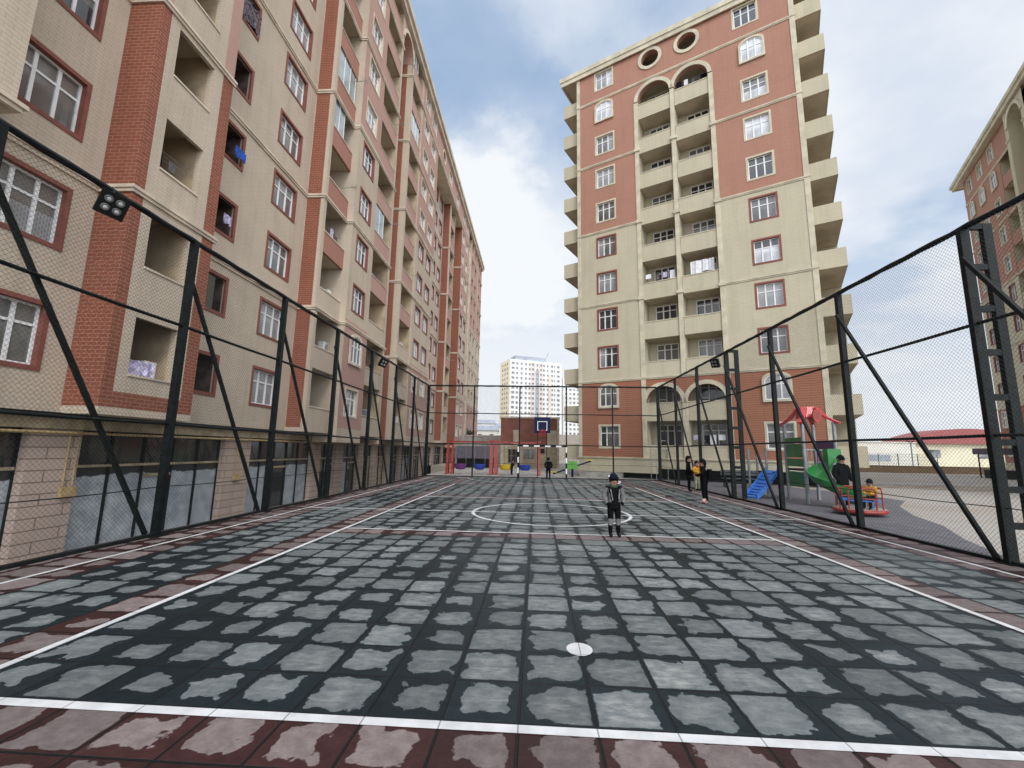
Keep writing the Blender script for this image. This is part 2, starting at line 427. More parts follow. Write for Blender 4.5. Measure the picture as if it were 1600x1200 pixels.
mp = nt.nodes.new('ShaderNodeMapping'); nt.links.new(cb.outputs[0], mp.inputs[0]); mp.inputs['Location'].default_value = (3.3, 1.2, 0)
cn = _noise(nt, 1.25, 8, mp.outputs[0], .52)
cov = _ramp(nt, cn, .25, .50)
hor = _ramp(nt, sp.outputs[2], .58, .08)
cov = _math(nt, 'MAXIMUM', cov, _math(nt, 'MULTIPLY', hor, .92))
def toward(d, lo, hi):
    q = nt.nodes.new('ShaderNodeVectorMath'); q.operation = 'DOT_PRODUCT'; nt.links.new(tc, q.inputs[0]); q.inputs[1].default_value = Vector(d).normalized()
    return _ramp(nt, _math(nt, 'ADD', q.outputs['Value'], _math(nt, 'MULTIPLY', _math(nt, 'SUBTRACT', _noise(nt, 2.2, 6, mp.outputs[0], .6), .5), .07)), lo, hi)
BANK = toward((-.11, .885, .45), .962, .988)          # a bright bank of cloud over the far end of the court
GAP = _math(nt, 'MULTIPLY', toward((.05, .81, .585), .982, .997), _math(nt, 'SUBTRACT', 1., BANK))
GAP2 = _math(nt, 'MULTIPLY', toward((-.2, .70, .69), .975, .996), _math(nt, 'SUBTRACT', 1., BANK))
cov = _math(nt, 'MAXIMUM', _math(nt, 'MULTIPLY', cov, _math(nt, 'SUBTRACT', 1., _math(nt, 'MULTIPLY', _math(nt, 'MAXIMUM', GAP, GAP2), .75))), BANK)
sh = _ramp(nt, _noise(nt, 2.6, 6, mp.outputs[0], .55), .3, .75)
cc = _mix(nt, _math(nt, 'MAXIMUM', _math(nt, 'MAXIMUM', sh, _math(nt, 'MULTIPLY', BANK, .95)), _math(nt, 'MULTIPLY', hor, .8)), (5.3, 5.85, 6.75), (7.15, 7.4, 7.7))
# cloud brightness raised around the sun, behind the camera, to light the facades
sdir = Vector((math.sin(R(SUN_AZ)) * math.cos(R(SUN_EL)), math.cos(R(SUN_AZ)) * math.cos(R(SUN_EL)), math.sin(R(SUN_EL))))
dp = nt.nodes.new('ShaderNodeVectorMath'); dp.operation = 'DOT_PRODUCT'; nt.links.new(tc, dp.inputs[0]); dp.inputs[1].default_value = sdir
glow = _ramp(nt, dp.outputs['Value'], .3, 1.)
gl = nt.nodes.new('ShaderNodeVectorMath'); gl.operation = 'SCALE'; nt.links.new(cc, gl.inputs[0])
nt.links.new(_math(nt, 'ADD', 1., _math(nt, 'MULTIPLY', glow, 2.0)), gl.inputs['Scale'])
skyg = nt.nodes.new('ShaderNodeMix'); skyg.data_type = 'RGBA'; skyg.blend_type = 'MULTIPLY'; skyg.inputs[0].default_value = 1
nt.links.new(sky.outputs[0], skyg.inputs[6]); skyg.inputs[7].default_value = (1.15, 1.15, 1.15, 1)
skc = _mix(nt, .7, skyg.outputs[2], (3.0, 4.3, 6.2))
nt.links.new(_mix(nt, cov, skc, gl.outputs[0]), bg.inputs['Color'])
sl = bpy.data.lights.new('sun', 'SUN'); sl.energy = 1.0; sl.angle = R(16); sl.color = (1, .96, .9)
so = bpy.data.objects.new('sun', sl); COL.objects.link(so); so.rotation_euler = (R(90 - SUN_EL), 0, R(180 - SUN_AZ))
so.rotation_euler = (-sdir).to_track_quat('-Z', 'Y').to_euler(); so.location = (0, -20, 60)
S.view_settings.view_transform = 'Standard'; S.view_settings.look = 'None'; S.view_settings.gamma = 1
S.view_settings.exposure = .38

# ------------------------------------------------------------------ ground
FXL, FXR, FY = -7.28, 7.95, 28.65
g = MB()
XL = -7.62
g.quad((XL, -300, -.03), (4000, -300, -.03), (4000, 4000, -.03), (XL, 4000, -.03))
g.quad((-4000, 48, -.03), (XL, 48, -.03), (XL, 4000, -.03), (-4000, 4000, -.03))
g.quad((-4000, -300, -.97), (XL, -300, -.97), (XL, 48, -.97), (-4000, 48, -.97))
g.quad((XL, -300, -.97), (XL, 48, -.97), (XL, 48, -.03), (XL, -300, -.03)); g.quad((-4000, 48, -.97), (XL, 48, -.97), (XL, 48, -.03), (-4000, 48, -.03))
struct(g.build('ground', 'sandy_ground'))
struct(MB().box(-7.55, 8.2, -1.2, 28.85, -.4, 0).build('court_floor', 'rubber_tiles'))
a = MB(); a.box(-60, XL - .02, -30, 47.9, -1.0, -.95); struct(a.build('alley_pavement', 'asphalt'))
a = MB(); a.box(XL + .02, 7.0, 28.87, 47.9, -.3, -.012); a.box(7.02, 34, 30.6, 33, -.3, -.016); struct(a.build('pavement', 'concrete'))
pts = [(8.22, 7.2), (8.35, 8.4), (9.3, 10.3), (10.6, 12.3), (11.5, 14.3), (13.2, 17.0), (15.0, 19.0), (15.2, 22), (14, 26), (12, 30.4), (8.22, 30.4)]
struct(MB().prism(pts, -.3, -.006).build('playground_paving', 'play_pavers'))
# painted lines
L = MB()
def strip(x0, x1, y0, y1, z=.004): L.quad((x0, y0, z), (x1, y0, z), (x1, y1, z), (x0, y1, z))
IL, IR, OL, OR_ = -4.13, 4.97, -6.58, 7.25
strip(-7.3, 8.0, 2.978, 3.06)
strip(IL - .04, IL + .04, 3.065, 22.54); strip(IR - .04, IR + .04, 3.065, 22.54)
strip(OL - .035, OL + .035, 3.065, 28.2); strip(OR_ - .035, OR_ + .035, 3.065, 28.2)
strip(IL + .045, IR - .045, 9.56, 9.64); strip(IL + .045, IR - .045, 16.29, 16.38); strip(IL - .04, IR + .04, 22.545, 22.62)
for x0, x1 in ((OL + .04, IL - .045), (IL + .045, IR - .045), (IR + .045, OR_ - .04)): strip(x0, x1, 12.6, 12.68)
strip(OL - .035, OR_ + .035, 28.205, 28.28)
def ring(cx, cy, r, w_, a0, a1, n, z=.008, ry=None):
    ry = ry or r
    for i in range(n):
        t0, t1 = a0 + (a1 - a0) * i / n, a0 + (a1 - a0) * (i + 1) / n
        L.quad(*[(cx + (r + o) * math.cos(t), cy + (ry + o) * math.sin(t), z) for t, o in ((t0, 0), (t1, 0), (t1, w_), (t0, w_))])
ring(.43, 12.75, 2.15, .09, 0, 2 * PI, 64)
ring(.43, 28.3, 4.7, .08, PI + .2, 2 * PI - .2, 40)
ring(.43, 28.3, 4.9, .5, PI + .16, PI + .2, 1)
L.add([(.40 + .115 * math.cos(2 * PI * k / 28), 4.18 + .13 * math.sin(2 * PI * k / 28), .004) for k in range(28)], [tuple(range(28))])
struct(L.build('court_line_markings', 'line_paint'))

# ------------------------------------------------------------------ facade tools (local frame: x along, y inward, z up)
def wall(mb, s0, s1, z0, z1, y, holes=(), rev=.15):
    xs = sorted({s0, s1, *[min(max(h[i], s0), s1) for h in holes for i in (0, 1)]}); zs = sorted({z0, z1, *[min(max(h[i], z0), z1) for h in holes for i in (2, 3)]})
    for i in range(len(xs) - 1):
        for j in range(len(zs) - 1):
            cx, cz = (xs[i] + xs[i + 1]) / 2, (zs[j] + zs[j + 1]) / 2
            if any(h[0] < cx < h[1] and h[2] < cz < h[3] for h in holes): continue
            mb.quad((xs[i], y, zs[j]), (xs[i + 1], y, zs[j]), (xs[i + 1], y, zs[j + 1]), (xs[i], y, zs[j + 1]))
    for h in holes:
        a, b_, c, d = max(h[0], s0), min(h[1], s1), max(h[2], z0), min(h[3], z1)
        r_ = h[4] if len(h) > 4 else rev
        mb.quad((a, y, c), (a, y + r_, c), (a, y + r_, d), (a, y, d)); mb.quad((b_, y, c), (b_, y, d), (b_, y + r_, d), (b_, y + r_, c))
        mb.quad((a, y, d), (a, y + r_, d), (b_, y + r_, d), (b_, y, d)); mb.quad((a, y, c), (b_, y, c), (b_, y + r_, c), (a, y + r_, c))
def side(mb, s, y0, y1, z0, z1): mb.quad((s, y0, z0), (s, y1, z0), (s, y1, z1), (s, y0, z1))
def band(mb, path, out, z0, z1, back=.02):
    """moulding following a plan path; stands `out` proud of it"""
    P = [Vector((p[0], p[1])) for p in path]; n = len(P)
    def off(d):
        q = []
        for i in range(n):
            ns = []
            if i > 0: e = (P[i] - P[i - 1]).normalized(); ns.append(Vector((e.y, -e.x)))
            if i < n - 1: e = (P[i + 1] - P[i]).normalized(); ns.append(Vector((e.y, -e.x)))
            if len(ns) == 1: q.append(P[i] + ns[0] * d)
            else:
                m_ = (ns[0] + ns[1]); q.append(P[i] + m_ * (d / max(.3, 1 + ns[0].dot(ns[1]))))
        return q
    O, I = off(out), off(-back)
    h = (z1 - z0)
    prof = [(I, z0), (off(out * .55), z0), (off(out * .6), z0 + h * .45), (O, z0 + h * .5), (O, z1), (I, z1)]
    vs = [(q.x, q.y, z) for pp, z in prof for q in pp]; k = len(prof); fs = []
    for j in range(k):
        for i in range(n - 1):
            fs.append((j * n + i, j * n + i + 1, ((j + 1) % k) * n + i + 1, ((j + 1) % k) * n + i))
    fs.append(tuple(j * n for j in range(k))); fs.append(tuple(j * n + n - 1 for j in range(k)))
    mb.add(vs, fs)
def arc_pts(cx, cz, rx, rz, n=14, a0=PI, a1=0.): return [(cx + rx * math.cos(a0 + (a1 - a0) * i / n), cz + rz * math.sin(a0 + (a1 - a0) * i / n)) for i in range(n + 1)]
def arch_fill(mb, cx, cz, r, ztop, y, rev=.3, rz=None):
    """wall between an arch (springing at cz) and the line ztop above it"""
    a = arc_pts(cx, cz, r, rz or r)
    for i in range(len(a) - 1):
        (x0, z0), (x1, z1) = a[i], a[i + 1]
        mb.quad((x0, y, z0), (x1, y, z1), (x1, y, ztop), (x0, y, ztop)); mb.quad((x0, y, z0), (x0, y + rev, z0), (x1, y + rev, z1), (x1, y, z1))
def circ_fill(mb, cx, cz, r, hf, y, rev=.3, n=32):
    for i in range(n):
        t0, t1 = 2 * PI * i / n, 2 * PI * (i + 1) / n
        def sq(t):
            c, s_ = math.cos(t), math.sin(t); k = hf / max(abs(c), abs(s_)); return (cx + c * k, cz + s_ * k)
        p0, p1 = (cx + r * math.cos(t0), cz + r * math.sin(t0)), (cx + r * math.cos(t1), cz + r * math.sin(t1)); q0, q1 = sq(t0), sq(t1)
        mb.quad((p0[0], y, p0[1]), (q0[0], y, q0[1]), (q1[0], y, q1[1]), (p1[0], y, p1[1]))
        mb.quad((p0[0], y, p0[1]), (p1[0], y, p1[1]), (p1[0], y + rev, p1[1]), (p0[0], y + rev, p0[1]))
def circle_trim(cx, cz, r0, r1, y0, y1):
    m = MB(); n = 32
    i_ = [(cx + r0 * math.cos(2 * PI * k / n), cz + r0 * math.sin(2 * PI * k / n)) for k in range(n)]
    o_ = [(cx + r1 * math.cos(2 * PI * k / n), cz + r1 * math.sin(2 * PI * k / n)) for k in range(n)]
    return m.ringex(i_, o_, y0, y1)
_wc = {}
def outline(w_, h, rise):
    """half-size outline, counter-clockwise, arched top of given rise"""
    if not rise: return [(-w_ / 2, -h / 2), (w_ / 2, -h / 2), (w_ / 2, h / 2), (-w_ / 2, h / 2)]
    return [(-w_ / 2, -h / 2), (w_ / 2, -h / 2)] + arc_pts(0, h / 2 - rise, w_ / 2, rise, 12, 0, PI)
def window_meshes(w_, h, rise, sur, ncol, style):
    key = (round(w_, 2), round(h, 2), rise, sur, ncol, style)
    if key in _wc: return _wc[key]
    fr = MB(); y0, y1 = 0, .06
    t = .06
    fr.ringex(outline(w_ - 2 * t, h - 2 * t, max(0, rise - .02) if rise else 0), outline(w_, h, rise), y0, y1)
    if style == 'door':
        zt = h / 2 - .42; xs = [-w_ / 2 + w_ * .36, -w_ / 2 + w_ * .66]
    else:
        zt = h / 2 - h * (.34 if not rise else .4); xs = [-w_ / 2 + w_ * (i + 1) / ncol for i in range(ncol - 1)]
    top = h / 2 - (0 if not rise else rise * .25)
    for x in xs: fr.box(x - .04, x + .04, y0 + .005, y1 - .005, -h / 2 + t * .5, top - t * .5 if not rise else top)
    fr.box(-w_ / 2 + t * .5, w_ / 2 - t * .5, y0 + .012, y1 - .012, zt - .03, zt + .03)
    if style == 'door': fr.box(-w_ / 2 + t * .5, xs[0], y0 + .012, y1 - .012, -h / 2 + .85, -h / 2 + .91)
    gl = MB(); o = outline(w_ - .06, h - .06, rise)
    gl.add([(x, .04, z) for x, z in o], [tuple(range(len(o)))])
    su = None
    if sur:
        su = MB(); su.ringex(outline(w_ - .014, h - .014, rise), outline(w_ + 2 * sur, h + 2 * sur, rise + sur * .3 if rise else 0), -.14 if not rise else -.05, .03)
        su = su.mesh('window_surround', 'trim')
    r_ = (fr.mesh('window', 'white_pvc'), gl.mesh('pane', 'pane_dark'), su)
    _wc[key] = r_; return r_
def objmat(o, m):
    o.material_slots[0].link = 'OBJECT'; o.material_slots[0].material = MATS[m]
PANES = ['pane_dark', 'pane_grey', 'pane_grey', 'pane_curtain', 'pane_grey', 'pane_curtain']
rw = random.Random(3)
def window(root, s, y, z, w_, h, sur=.1, surm='trim', rise=0, ncol=3, style='', pane=None, proud=False, name='window'):
    """proud: stands on the wall face instead of in a reveal"""
    fm, gm, sm = window_meshes(w_, h, rise, sur, ncol, style)
    yy = y - .062 if proud else y + .115
    o = link(fm, name, root, (s, yy, z))
    p = link(gm, 'pane', o); objmat(p, pane or rw.choice(PANES))
    if sm: q = link(sm, 'window_surround', o); objmat(q, surm)
    if name == 'window' and not rise and rw.random() < .45:
        kd = rw.choice('LRTB'); key = ('cur', round(w_, 2), round(h, 2), kd)
        if key not in _wc:
            c = MB(); W2, H2 = w_ / 2 - .03, h / 2 - .03; n_ = 10
            x0, x1, z0, z1 = {'L': (-W2, -W2 + w_ * .38, -H2, H2), 'R': (W2 - w_ * .3, W2, -H2, H2), 'T': (-W2, W2, H2 - h * .34, H2), 'B': (-W2, W2, -H2, -H2 + h * .45)}[kd]
            for i in range(n_):
                a, b_ = x0 + (x1 - x0) * i / n_, x0 + (x1 - x0) * (i + 1) / n_; d0, d1 = (.036, .039) if i % 2 else (.039, .036)
                c.quad((a, d0, z0), (b_, d1, z0), (b_, d1, z1), (a, d0, z1))
            _wc[key] = c.mesh('curtain', 'pane_curtain')
        cu = link(_wc[key], 'curtain', o); objmat(cu, rw.choice(['pane_curtain', 'pane_bright', 'pane_grey', 'pane_dark']))
    return o
rc = random.Random(21)
def clutter(o, s0, s1, yf, zt, zfl, depth):
    """things fixed in a lived-in loggia: outdoor unit, cupboard, washing rack"""
    kd = rc.random(); w_ = s1 - s0
    if kd < .28:
        m = MB(); x = s1 - .42; m.box(x, x + .4, yf + .5, yf + 1.25, zt + .05, zt + .6); m.m = 1
        m.extr([(yf + .87 + .21 * math.cos(t * PI / 8), zt + .32 + .21 * math.sin(t * PI / 8)) for t in range(16)], -x + .004, -x + .012) if False else m.box(x - .006, x - .001, yf + .62, yf + 1.1, zt + .12, zt + .54)
        m.build('air_conditioner', ['white_pvc', 'grey_steel'], o)
    elif kd < .5:
        m = MB(); x = s0 + .05; wd = rc.uniform(.4, .7); m.box(x, x + wd, yf + depth - .75, yf + depth - .25, zfl, zfl + rc.uniform(1.5, 2.0)); m.build('cupboard', rc.choice(['beige_panel', 'white_pvc', 'beige_frame', 'bluegrey']), o)
    elif kd < .68:
        m = MB(); z = zt + .75
        for k in range(3): m.tube([(s0 + .02, yf + .25 + .16 * k, z), (s1 - .02, yf + .25 + .16 * k, z)], .008, 4)
        m.m = 1; x = s0 + .15
        while x < s1 - .4:
            wd = rc.uniform(.2, .4); hh = rc.uniform(.3, .6); yy = yf + .25 + .16 * rc.randrange(3); m.m = 1 + rc.randrange(4)
            m.box(x, x + wd, yy - .012, yy + .012, z - hh, z + .012); x += wd + rc.uniform(.05, .4)
        m.build('washing_line', ['grey_steel', 'sheet', 'cloth_navy', 'lilac', 'cloth_dim'], o)
_bd = {}
def balcony(root, s0, s1, yf, zb, zt, zfl, depth, pm, door=None, rail=None, inner='inner', front=None):
    """one loggia storey: parapet flush with the front, floor slab, door unit on the back wall"""
    m = MB(); m.box(s0, s1, yf, yf + .12, zb, zt); m.m = 1; m.box(s0 + .002, s1 - .002, yf + .122, yf + depth - .004, zfl - .18, zfl)
    m.m = 2; m.box(s0 - .0, s1 + .0, yf - .03, yf + .15, zt + .002, zt + .06)
    o = m.build('balcony', [pm, 'soffit', 'trim'], root)
    if door:
        ds, dw, dh = door
        clutter(o, s0, s1, yf, zt, zfl, depth)
        d = window(o, ds, yf + depth - .2, zfl + dh / 2 + .05, dw, dh, 0, style='door', name='balcony_door', pane=rw.choice(['pane_dark', 'pane_dark', 'pane_grey']))
    return o
def recess(mb, s0, s1, yf, z0, z1, depth, sides=(1, 1)):
    mb.quad((s0, yf + depth, z0), (s1, yf + depth, z0), (s1, yf + depth, z1), (s0, yf + depth, z1))
    if sides[0]: side(mb, s0, yf, yf + depth, z0, z1)
    if sides[1]: side(mb, s1, yf, yf + depth, z0, z1)
    mb.quad((s0, yf, z1), (s1, yf, z1), (s1, yf + depth, z1), (s0, yf + depth, z1))

FL = 2.9
# ------------------------------------------------------------------ long block on the left
def left_block():
    root = thing('apartment_block', 'long cream and brick apartment block with ground floor shops along the left fence', 'apartment building', (-11.4, 0, 0), R(90), 'apartment blocks around the court')
    zc = lambda k: 4.15 + FL * (k - 1)
    zo = lambda k: (3.45 + FL * (k - 1), 5.02 + FL * (k - 1))       # opening of storey k
    LZ = {2: 8.25, 4: 13.97, 6: 19.76, 8: 25.55, 10: 31.3}
    Z0, ZT, ZR = 2.43, 34.0, 34.85
    cre, bri, sal, pnk, tri, inn = MB(), MB(), MB(), MB(), MB(), MB()
    SW, SH = 1.5, 1.42
    def wincols(mb_of, s0, s1, y, cols, z0=Z0, k1=11, arch=(), surf=None, width=SW):
        """wall strip with window columns; storeys coloured by mb_of(k)"""
        for k in range(1, k1 + 1):
            a = z0 if k == 1 else 2.75 + FL * (k - 1) - .0
            b_ = 2.75 + FL * k if k < 11 else ZT
            hs = []
            for c in cols:
                if k in arch: continue
                hs.append((c - width / 2, c + width / 2, zc(k) - SH / 2, zc(k) + SH / 2, .14))
            wall(mb_of(k), s0, s1, a, b_, y, hs)
            for c in cols:
                sm = surf(k) if surf else 'red_trim'
                if k in arch: window(root, c, y, zc(k) + .05, width - .15, SH + .1, .13, sm, .42, 3, proud=True)
                else: window(root, c, y, zc(k), width, SH, .1, sm)
    allcream = lambda k: cre
    # bay at the near edge of the picture, hanging above the second ledge
    wall(cre, 2.0, 7.12, 8.35, ZT, -1.0); side(cre, 7.12, -1.0, 0, 8.35, ZT); cre.quad((2, -1, 8.35), (7.12, -1, 8.35), (7.12, 0, 8.35), (2, 0, 8.35))
    # wall A with its window column
    wincols(allcream, 2.0, 9.75, 0, [8.32], k1=11)
    # bay 1
    D1 = 1.75
    y1 = -.95
    side(bri, 9.75, 0, y1, 2.62, LZ[4]); side(bri, 9.75, 0, y1, LZ[4], ZT)
    side(cre, 9.75, 0, y1, Z0, 2.62)
    wall(bri, 9.75, 10.05, 2.62, LZ[4], y1); wall(pnk, 9.75, 10.05, LZ[4], ZT, y1)
    wall(bri, 12.1, 12.55, 2.62, LZ[4], y1); wall(pnk, 12.1, 12.55, LZ[4], ZT, y1)
    wall(bri, 10.05, 12.1, 2.62, 3.02, y1)
    wall(cre, 9.75, 12.55, Z0, 2.62, y1)
    wall(cre, 10.05, 10.36, 3.02, ZT, y1); wall(cre, 11.72, 12.1, 3.02, ZT, y1)
    side(cre, 12.55, y1, 0, Z0, ZT)
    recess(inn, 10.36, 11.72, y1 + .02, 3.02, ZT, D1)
    for s_ in (10.36, 11.72): side(cre, s_ + (.001 if s_ < 11 else -.001), y1, y1 + .22, 3.02, ZT)
    for k in range(1, 12):
        b_, t_ = (3.02 if k == 1 else zo(k - 1)[1]), zo(k)[0]
        balcony(root, 10.362, 11.718, y1 + .004, b_, t_, 2.75 + FL * (k - 1), D1, 'cream', (10.95, 1.15, 2.1))
    # wall B: small brick-framed kitchen openings and a window column
    for k in range(1, 12):
        a, b_ = (Z0 if k == 1 else 2.75 + FL * (k - 1)), (2.75 + FL * k if k < 11 else ZT)
        ho = (13.6, 14.55, zc(k) - .62, zc(k) + .68, .12); hw = (16.6, 18.2, zc(k) - SH / 2, zc(k) + SH / 2, .14)
        wall(cre, 12.55, 19.15, a, b_, 0, [ho, hw])
        window(root, 17.4, 0, zc(k), 1.6, SH, .1, 'red_trim')
        fr = MB(); fr.ringex([(13.62, ho[2] + .02), (14.53, ho[2] + .02), (14.53, ho[3] - .02), (13.62, ho[3] - .02)], [(13.5, ho[2] - .1), (14.65, ho[2] - .1), (14.65, ho[3] + .1), (13.5, ho[3] + .1)], -.03, .05)
        ko = fr.build('kitchen_opening', 'red_trim', root)
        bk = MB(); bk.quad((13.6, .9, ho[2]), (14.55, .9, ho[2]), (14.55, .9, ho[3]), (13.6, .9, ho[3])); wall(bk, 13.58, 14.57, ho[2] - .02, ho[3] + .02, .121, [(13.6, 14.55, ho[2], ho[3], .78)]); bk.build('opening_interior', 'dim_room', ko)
        if k in (2, 7, 9): MB().box(13.62, 14.1, .07, .1, ho[2] + .03, ho[3] - .03).build('pane', 'pane_dark', ko)
    # bay 2: brick flank and open loggias
    y2, D2 = -.9, 2.2
    side(cre, 19.15, 0, -.02, Z0, ZT); side(bri, 19.15, -.02, -.72, 2.62, ZT); side(cre, 19.15, -.72, y2, 2.62, ZT); side(cre, 19.15, -.02, y2, Z0, 2.62)
    wall(cre, 19.15, 19.42, Z0, ZT, y2)
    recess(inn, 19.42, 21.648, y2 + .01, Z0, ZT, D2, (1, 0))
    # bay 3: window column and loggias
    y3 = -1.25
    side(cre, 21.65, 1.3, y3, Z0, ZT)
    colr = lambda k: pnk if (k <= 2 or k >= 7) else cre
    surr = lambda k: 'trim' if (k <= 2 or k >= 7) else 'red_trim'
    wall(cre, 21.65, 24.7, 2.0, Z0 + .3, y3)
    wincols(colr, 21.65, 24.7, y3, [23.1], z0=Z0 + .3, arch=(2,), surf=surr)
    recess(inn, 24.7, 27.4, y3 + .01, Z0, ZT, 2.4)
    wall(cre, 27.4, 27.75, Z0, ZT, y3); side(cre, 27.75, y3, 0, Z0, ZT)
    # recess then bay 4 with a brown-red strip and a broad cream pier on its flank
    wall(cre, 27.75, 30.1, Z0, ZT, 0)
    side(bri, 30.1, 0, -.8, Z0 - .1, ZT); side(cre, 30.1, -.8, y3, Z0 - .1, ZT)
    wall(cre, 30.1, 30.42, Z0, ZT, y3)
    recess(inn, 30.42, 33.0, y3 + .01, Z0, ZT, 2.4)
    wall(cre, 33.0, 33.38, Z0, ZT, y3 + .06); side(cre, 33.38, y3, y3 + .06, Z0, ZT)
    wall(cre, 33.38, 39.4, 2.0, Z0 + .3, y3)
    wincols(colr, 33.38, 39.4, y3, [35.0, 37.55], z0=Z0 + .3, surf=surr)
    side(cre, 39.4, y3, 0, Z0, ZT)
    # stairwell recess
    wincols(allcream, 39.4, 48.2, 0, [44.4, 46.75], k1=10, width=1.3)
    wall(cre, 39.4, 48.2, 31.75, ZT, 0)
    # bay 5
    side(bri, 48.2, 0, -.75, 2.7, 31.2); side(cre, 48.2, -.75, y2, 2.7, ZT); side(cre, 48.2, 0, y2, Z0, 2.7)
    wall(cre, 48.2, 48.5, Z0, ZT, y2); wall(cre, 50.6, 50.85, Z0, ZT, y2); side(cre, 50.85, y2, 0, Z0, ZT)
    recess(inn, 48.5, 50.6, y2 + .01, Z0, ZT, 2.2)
    wall(cre, 50.85, 53.85, Z0, ZT, 0)
    # bay 6, to the far end
    side(bri, 53.85, 0, y3, 2.3, 31.2); side(pnk, 53.85, 0, y3, 31.2, ZT)
    wall(cre, 53.85, 60.0, 2.0, Z0 + .3, y3)
    wincols(colr, 53.85, 60.0, y3, [55.1, 57.95], z0=Z0 + .3, surf=surr)
    wall(cre, 60.0, 62.6, Z0, ZT, y3 + .7); side(cre, 60.0, y3, y3 + .7, Z0, ZT); side(cre, 62.6, y3, y3 + .7, Z0, ZT)
    tri.box(61.0, 61.7, y3 - .05, y3 + .69, Z0, 31.2)
    far = MB()
    for a, b_, cs in ((62.6, 69.2, (63.9, 66.9)), (70.2, 74.5, (71.3, 73.5))):
        for k in range(1, 12):
            z0 = Z0 if k == 1 else 2.75 + FL * (k - 1); z1 = 2.75 + FL * k if k < 11 else ZT
            hs = [(c - .7, c + .7, zc(k) - SH / 2, zc(k) + SH / 2, .14) for c in cs]
            wall(colr(k), a, b_, z0, z1, y3, hs)
            for h in hs: far.quad((h[0], y3 + .13, h[2]), (h[1], y3 + .13, h[2]), (h[1], y3 + .13, h[3]), (h[0], y3 + .13, h[3]))
    struct(far.build('window', 'pane_grey', root), 'stuff')
    wall(cre, 69.2, 70.2, Z0, ZT, y3 + .5); side(cre, 69.2, y3, y3 + .5, Z0, ZT); side(cre, 70.2, y3, y3 + .5, Z0, ZT)
    side(cre, 74.5, y3, 12, -1, ZT)
    for k in range(1, 12):
        m = MB(); zf = 2.75 + FL * (k - 1); m.box(74.5, 75.9, y3 + .3, y3 + 4, zf - .2, zf + .9); m.build('balcony', 'cream' if k < 7 else 'salmon_pink', root)
    # loggia storeys of bays 2 - 5
    for (s0, s1, yf, dp) in ((19.422, 21.646, y2, D2), (24.702, 27.398, y3, 2.4), (30.422, 32.998, y3, 2.4), (48.502, 50.598, y2, 2.2)):
        for k in range(1, 12):
            b_, t_ = (Z0 if k == 1 else 2.75 + FL * (k - 1) - .22), zo(k)[0] + .12
            pm = 'cream' if k <= 3 else ('salmon' if s0 < 21 else 'salmon_pink')
            balcony(root, s0, s1, yf + .006, b_, t_, 2.75 + FL * (k - 1), dp, pm, ((s0 + s1) / 2 + .1, 1.5, 2.2))
    # glazed loggias
    for (s0, s1, yf, k) in ((19.45, 21.5, y2, 7), (19.45, 20.6, y2, 6), (24.75, 26.2, y3, 5), (30.45, 32.6, y3, 9), (30.45, 31.6, y3, 11)):
        m = MB(); z0, z1 = zo(k)[0] + .19, 2.75 + FL * k - .23
        m.quad((s0, yf + .07, z0), (s1, yf + .07, z0), (s1, yf + .07, z1), (s0, yf + .07, z1)); m.m = 1
        n_ = max(2, int((s1 - s0) / .6))
        for i in range(n_ + 1): x = s0 + (s1 - s0) * i / n_; m.box(x - .02, x + .02, yf + .05, yf + .09, z0, z1)
        m.build('balcony_glazing', ['balcony_glass', 'white_pvc'], root)
    # bottom of bays (soffits) and ledges
    sof = MB()
    for s0, s1, y, z in ((9.75, 12.55, y1, Z0), (19.15, 21.65, y2, Z0), (21.65, 27.75, y3, 2.0), (30.1, 33.38, y3, Z0), (33.38, 39.4, y3, 2.0), (48.2, 50.85, y2, Z0), (53.85, 60, y3, 2.0), (60, 74.5, y3, Z0)):
        sof.quad((s0, y, z), (s1, y, z), (s1, .3, z), (s0, .3, z))
        if z < 2.2: side(cre, s0, y, 0, z, Z0); side(cre, s1, y, 0, z, Z0)
    sof.quad((39.4, y3, 31.2), (53.85, y3, 31.2), (53.85, .05, 31.2), (39.4, .05, 31.2))
    split_build(sof, 'soffit', 'soffit', root)
    plan = [(7.13, 0), (9.75, 0), (9.75, y1), (12.62, y1)]
    planB = [(12.56, 0), (19.15, 0), (19.15, y2), (21.65, y2), (21.65, y3), (27.82, y3)]
    planC = [(30.1, -.0), (30.1, y3), (39.42, y3)]
    planD = [(39.41, 0), (48.2, 0), (48.2, y2), (50.87, y2)]
    planE = [(53.85, 0), (53.85, y3), (60.05, y3)]
    planF = [(62.55, y3), (69.25, y3)]; planG = [(70.15, y3), (75, y3)]
    for lv, z in LZ.items():
        m = MB()
        for p in (plan, planB, planC, planD, planE, planF, planG):
            if lv == 10 and p in (planD,): continue
            band(m, p, .09, z - .08, z + .1)
        band(m, [(2, -1.0), (7.12, -1.0), (7.12, -.02)], .13, z - .02 if lv == 2 else z - .1, z + .16)
        if lv == 10: band(m, [(39.43, y3), (53.84, y3)], .13, z - .1, z + .13)
        split_build(m, 'ledge', 'trim', root)
    # attic storey that runs over every recess, with arches above the deep ones
    wall(pnk, 30.0, 30.1, 31.4, ZT, y3)
    m = MB(); arch_fill(m, 28.93, 32.35, 1.15, ZT, y3, .9); wall(m, 27.75, 27.78, 31.2, ZT, y3); m.build('arch', 'salmon_pink', root)
    m = MB(); m.ringex(arc_pts(28.93, 32.35, 1.15, 1.15), arc_pts(28.93, 32.35, 1.4, 1.4), y3 - .06, y3 + .05, False); m.build('arch_trim', 'trim', root)
    att = MB(); cx, cz = 42.0, 32.9
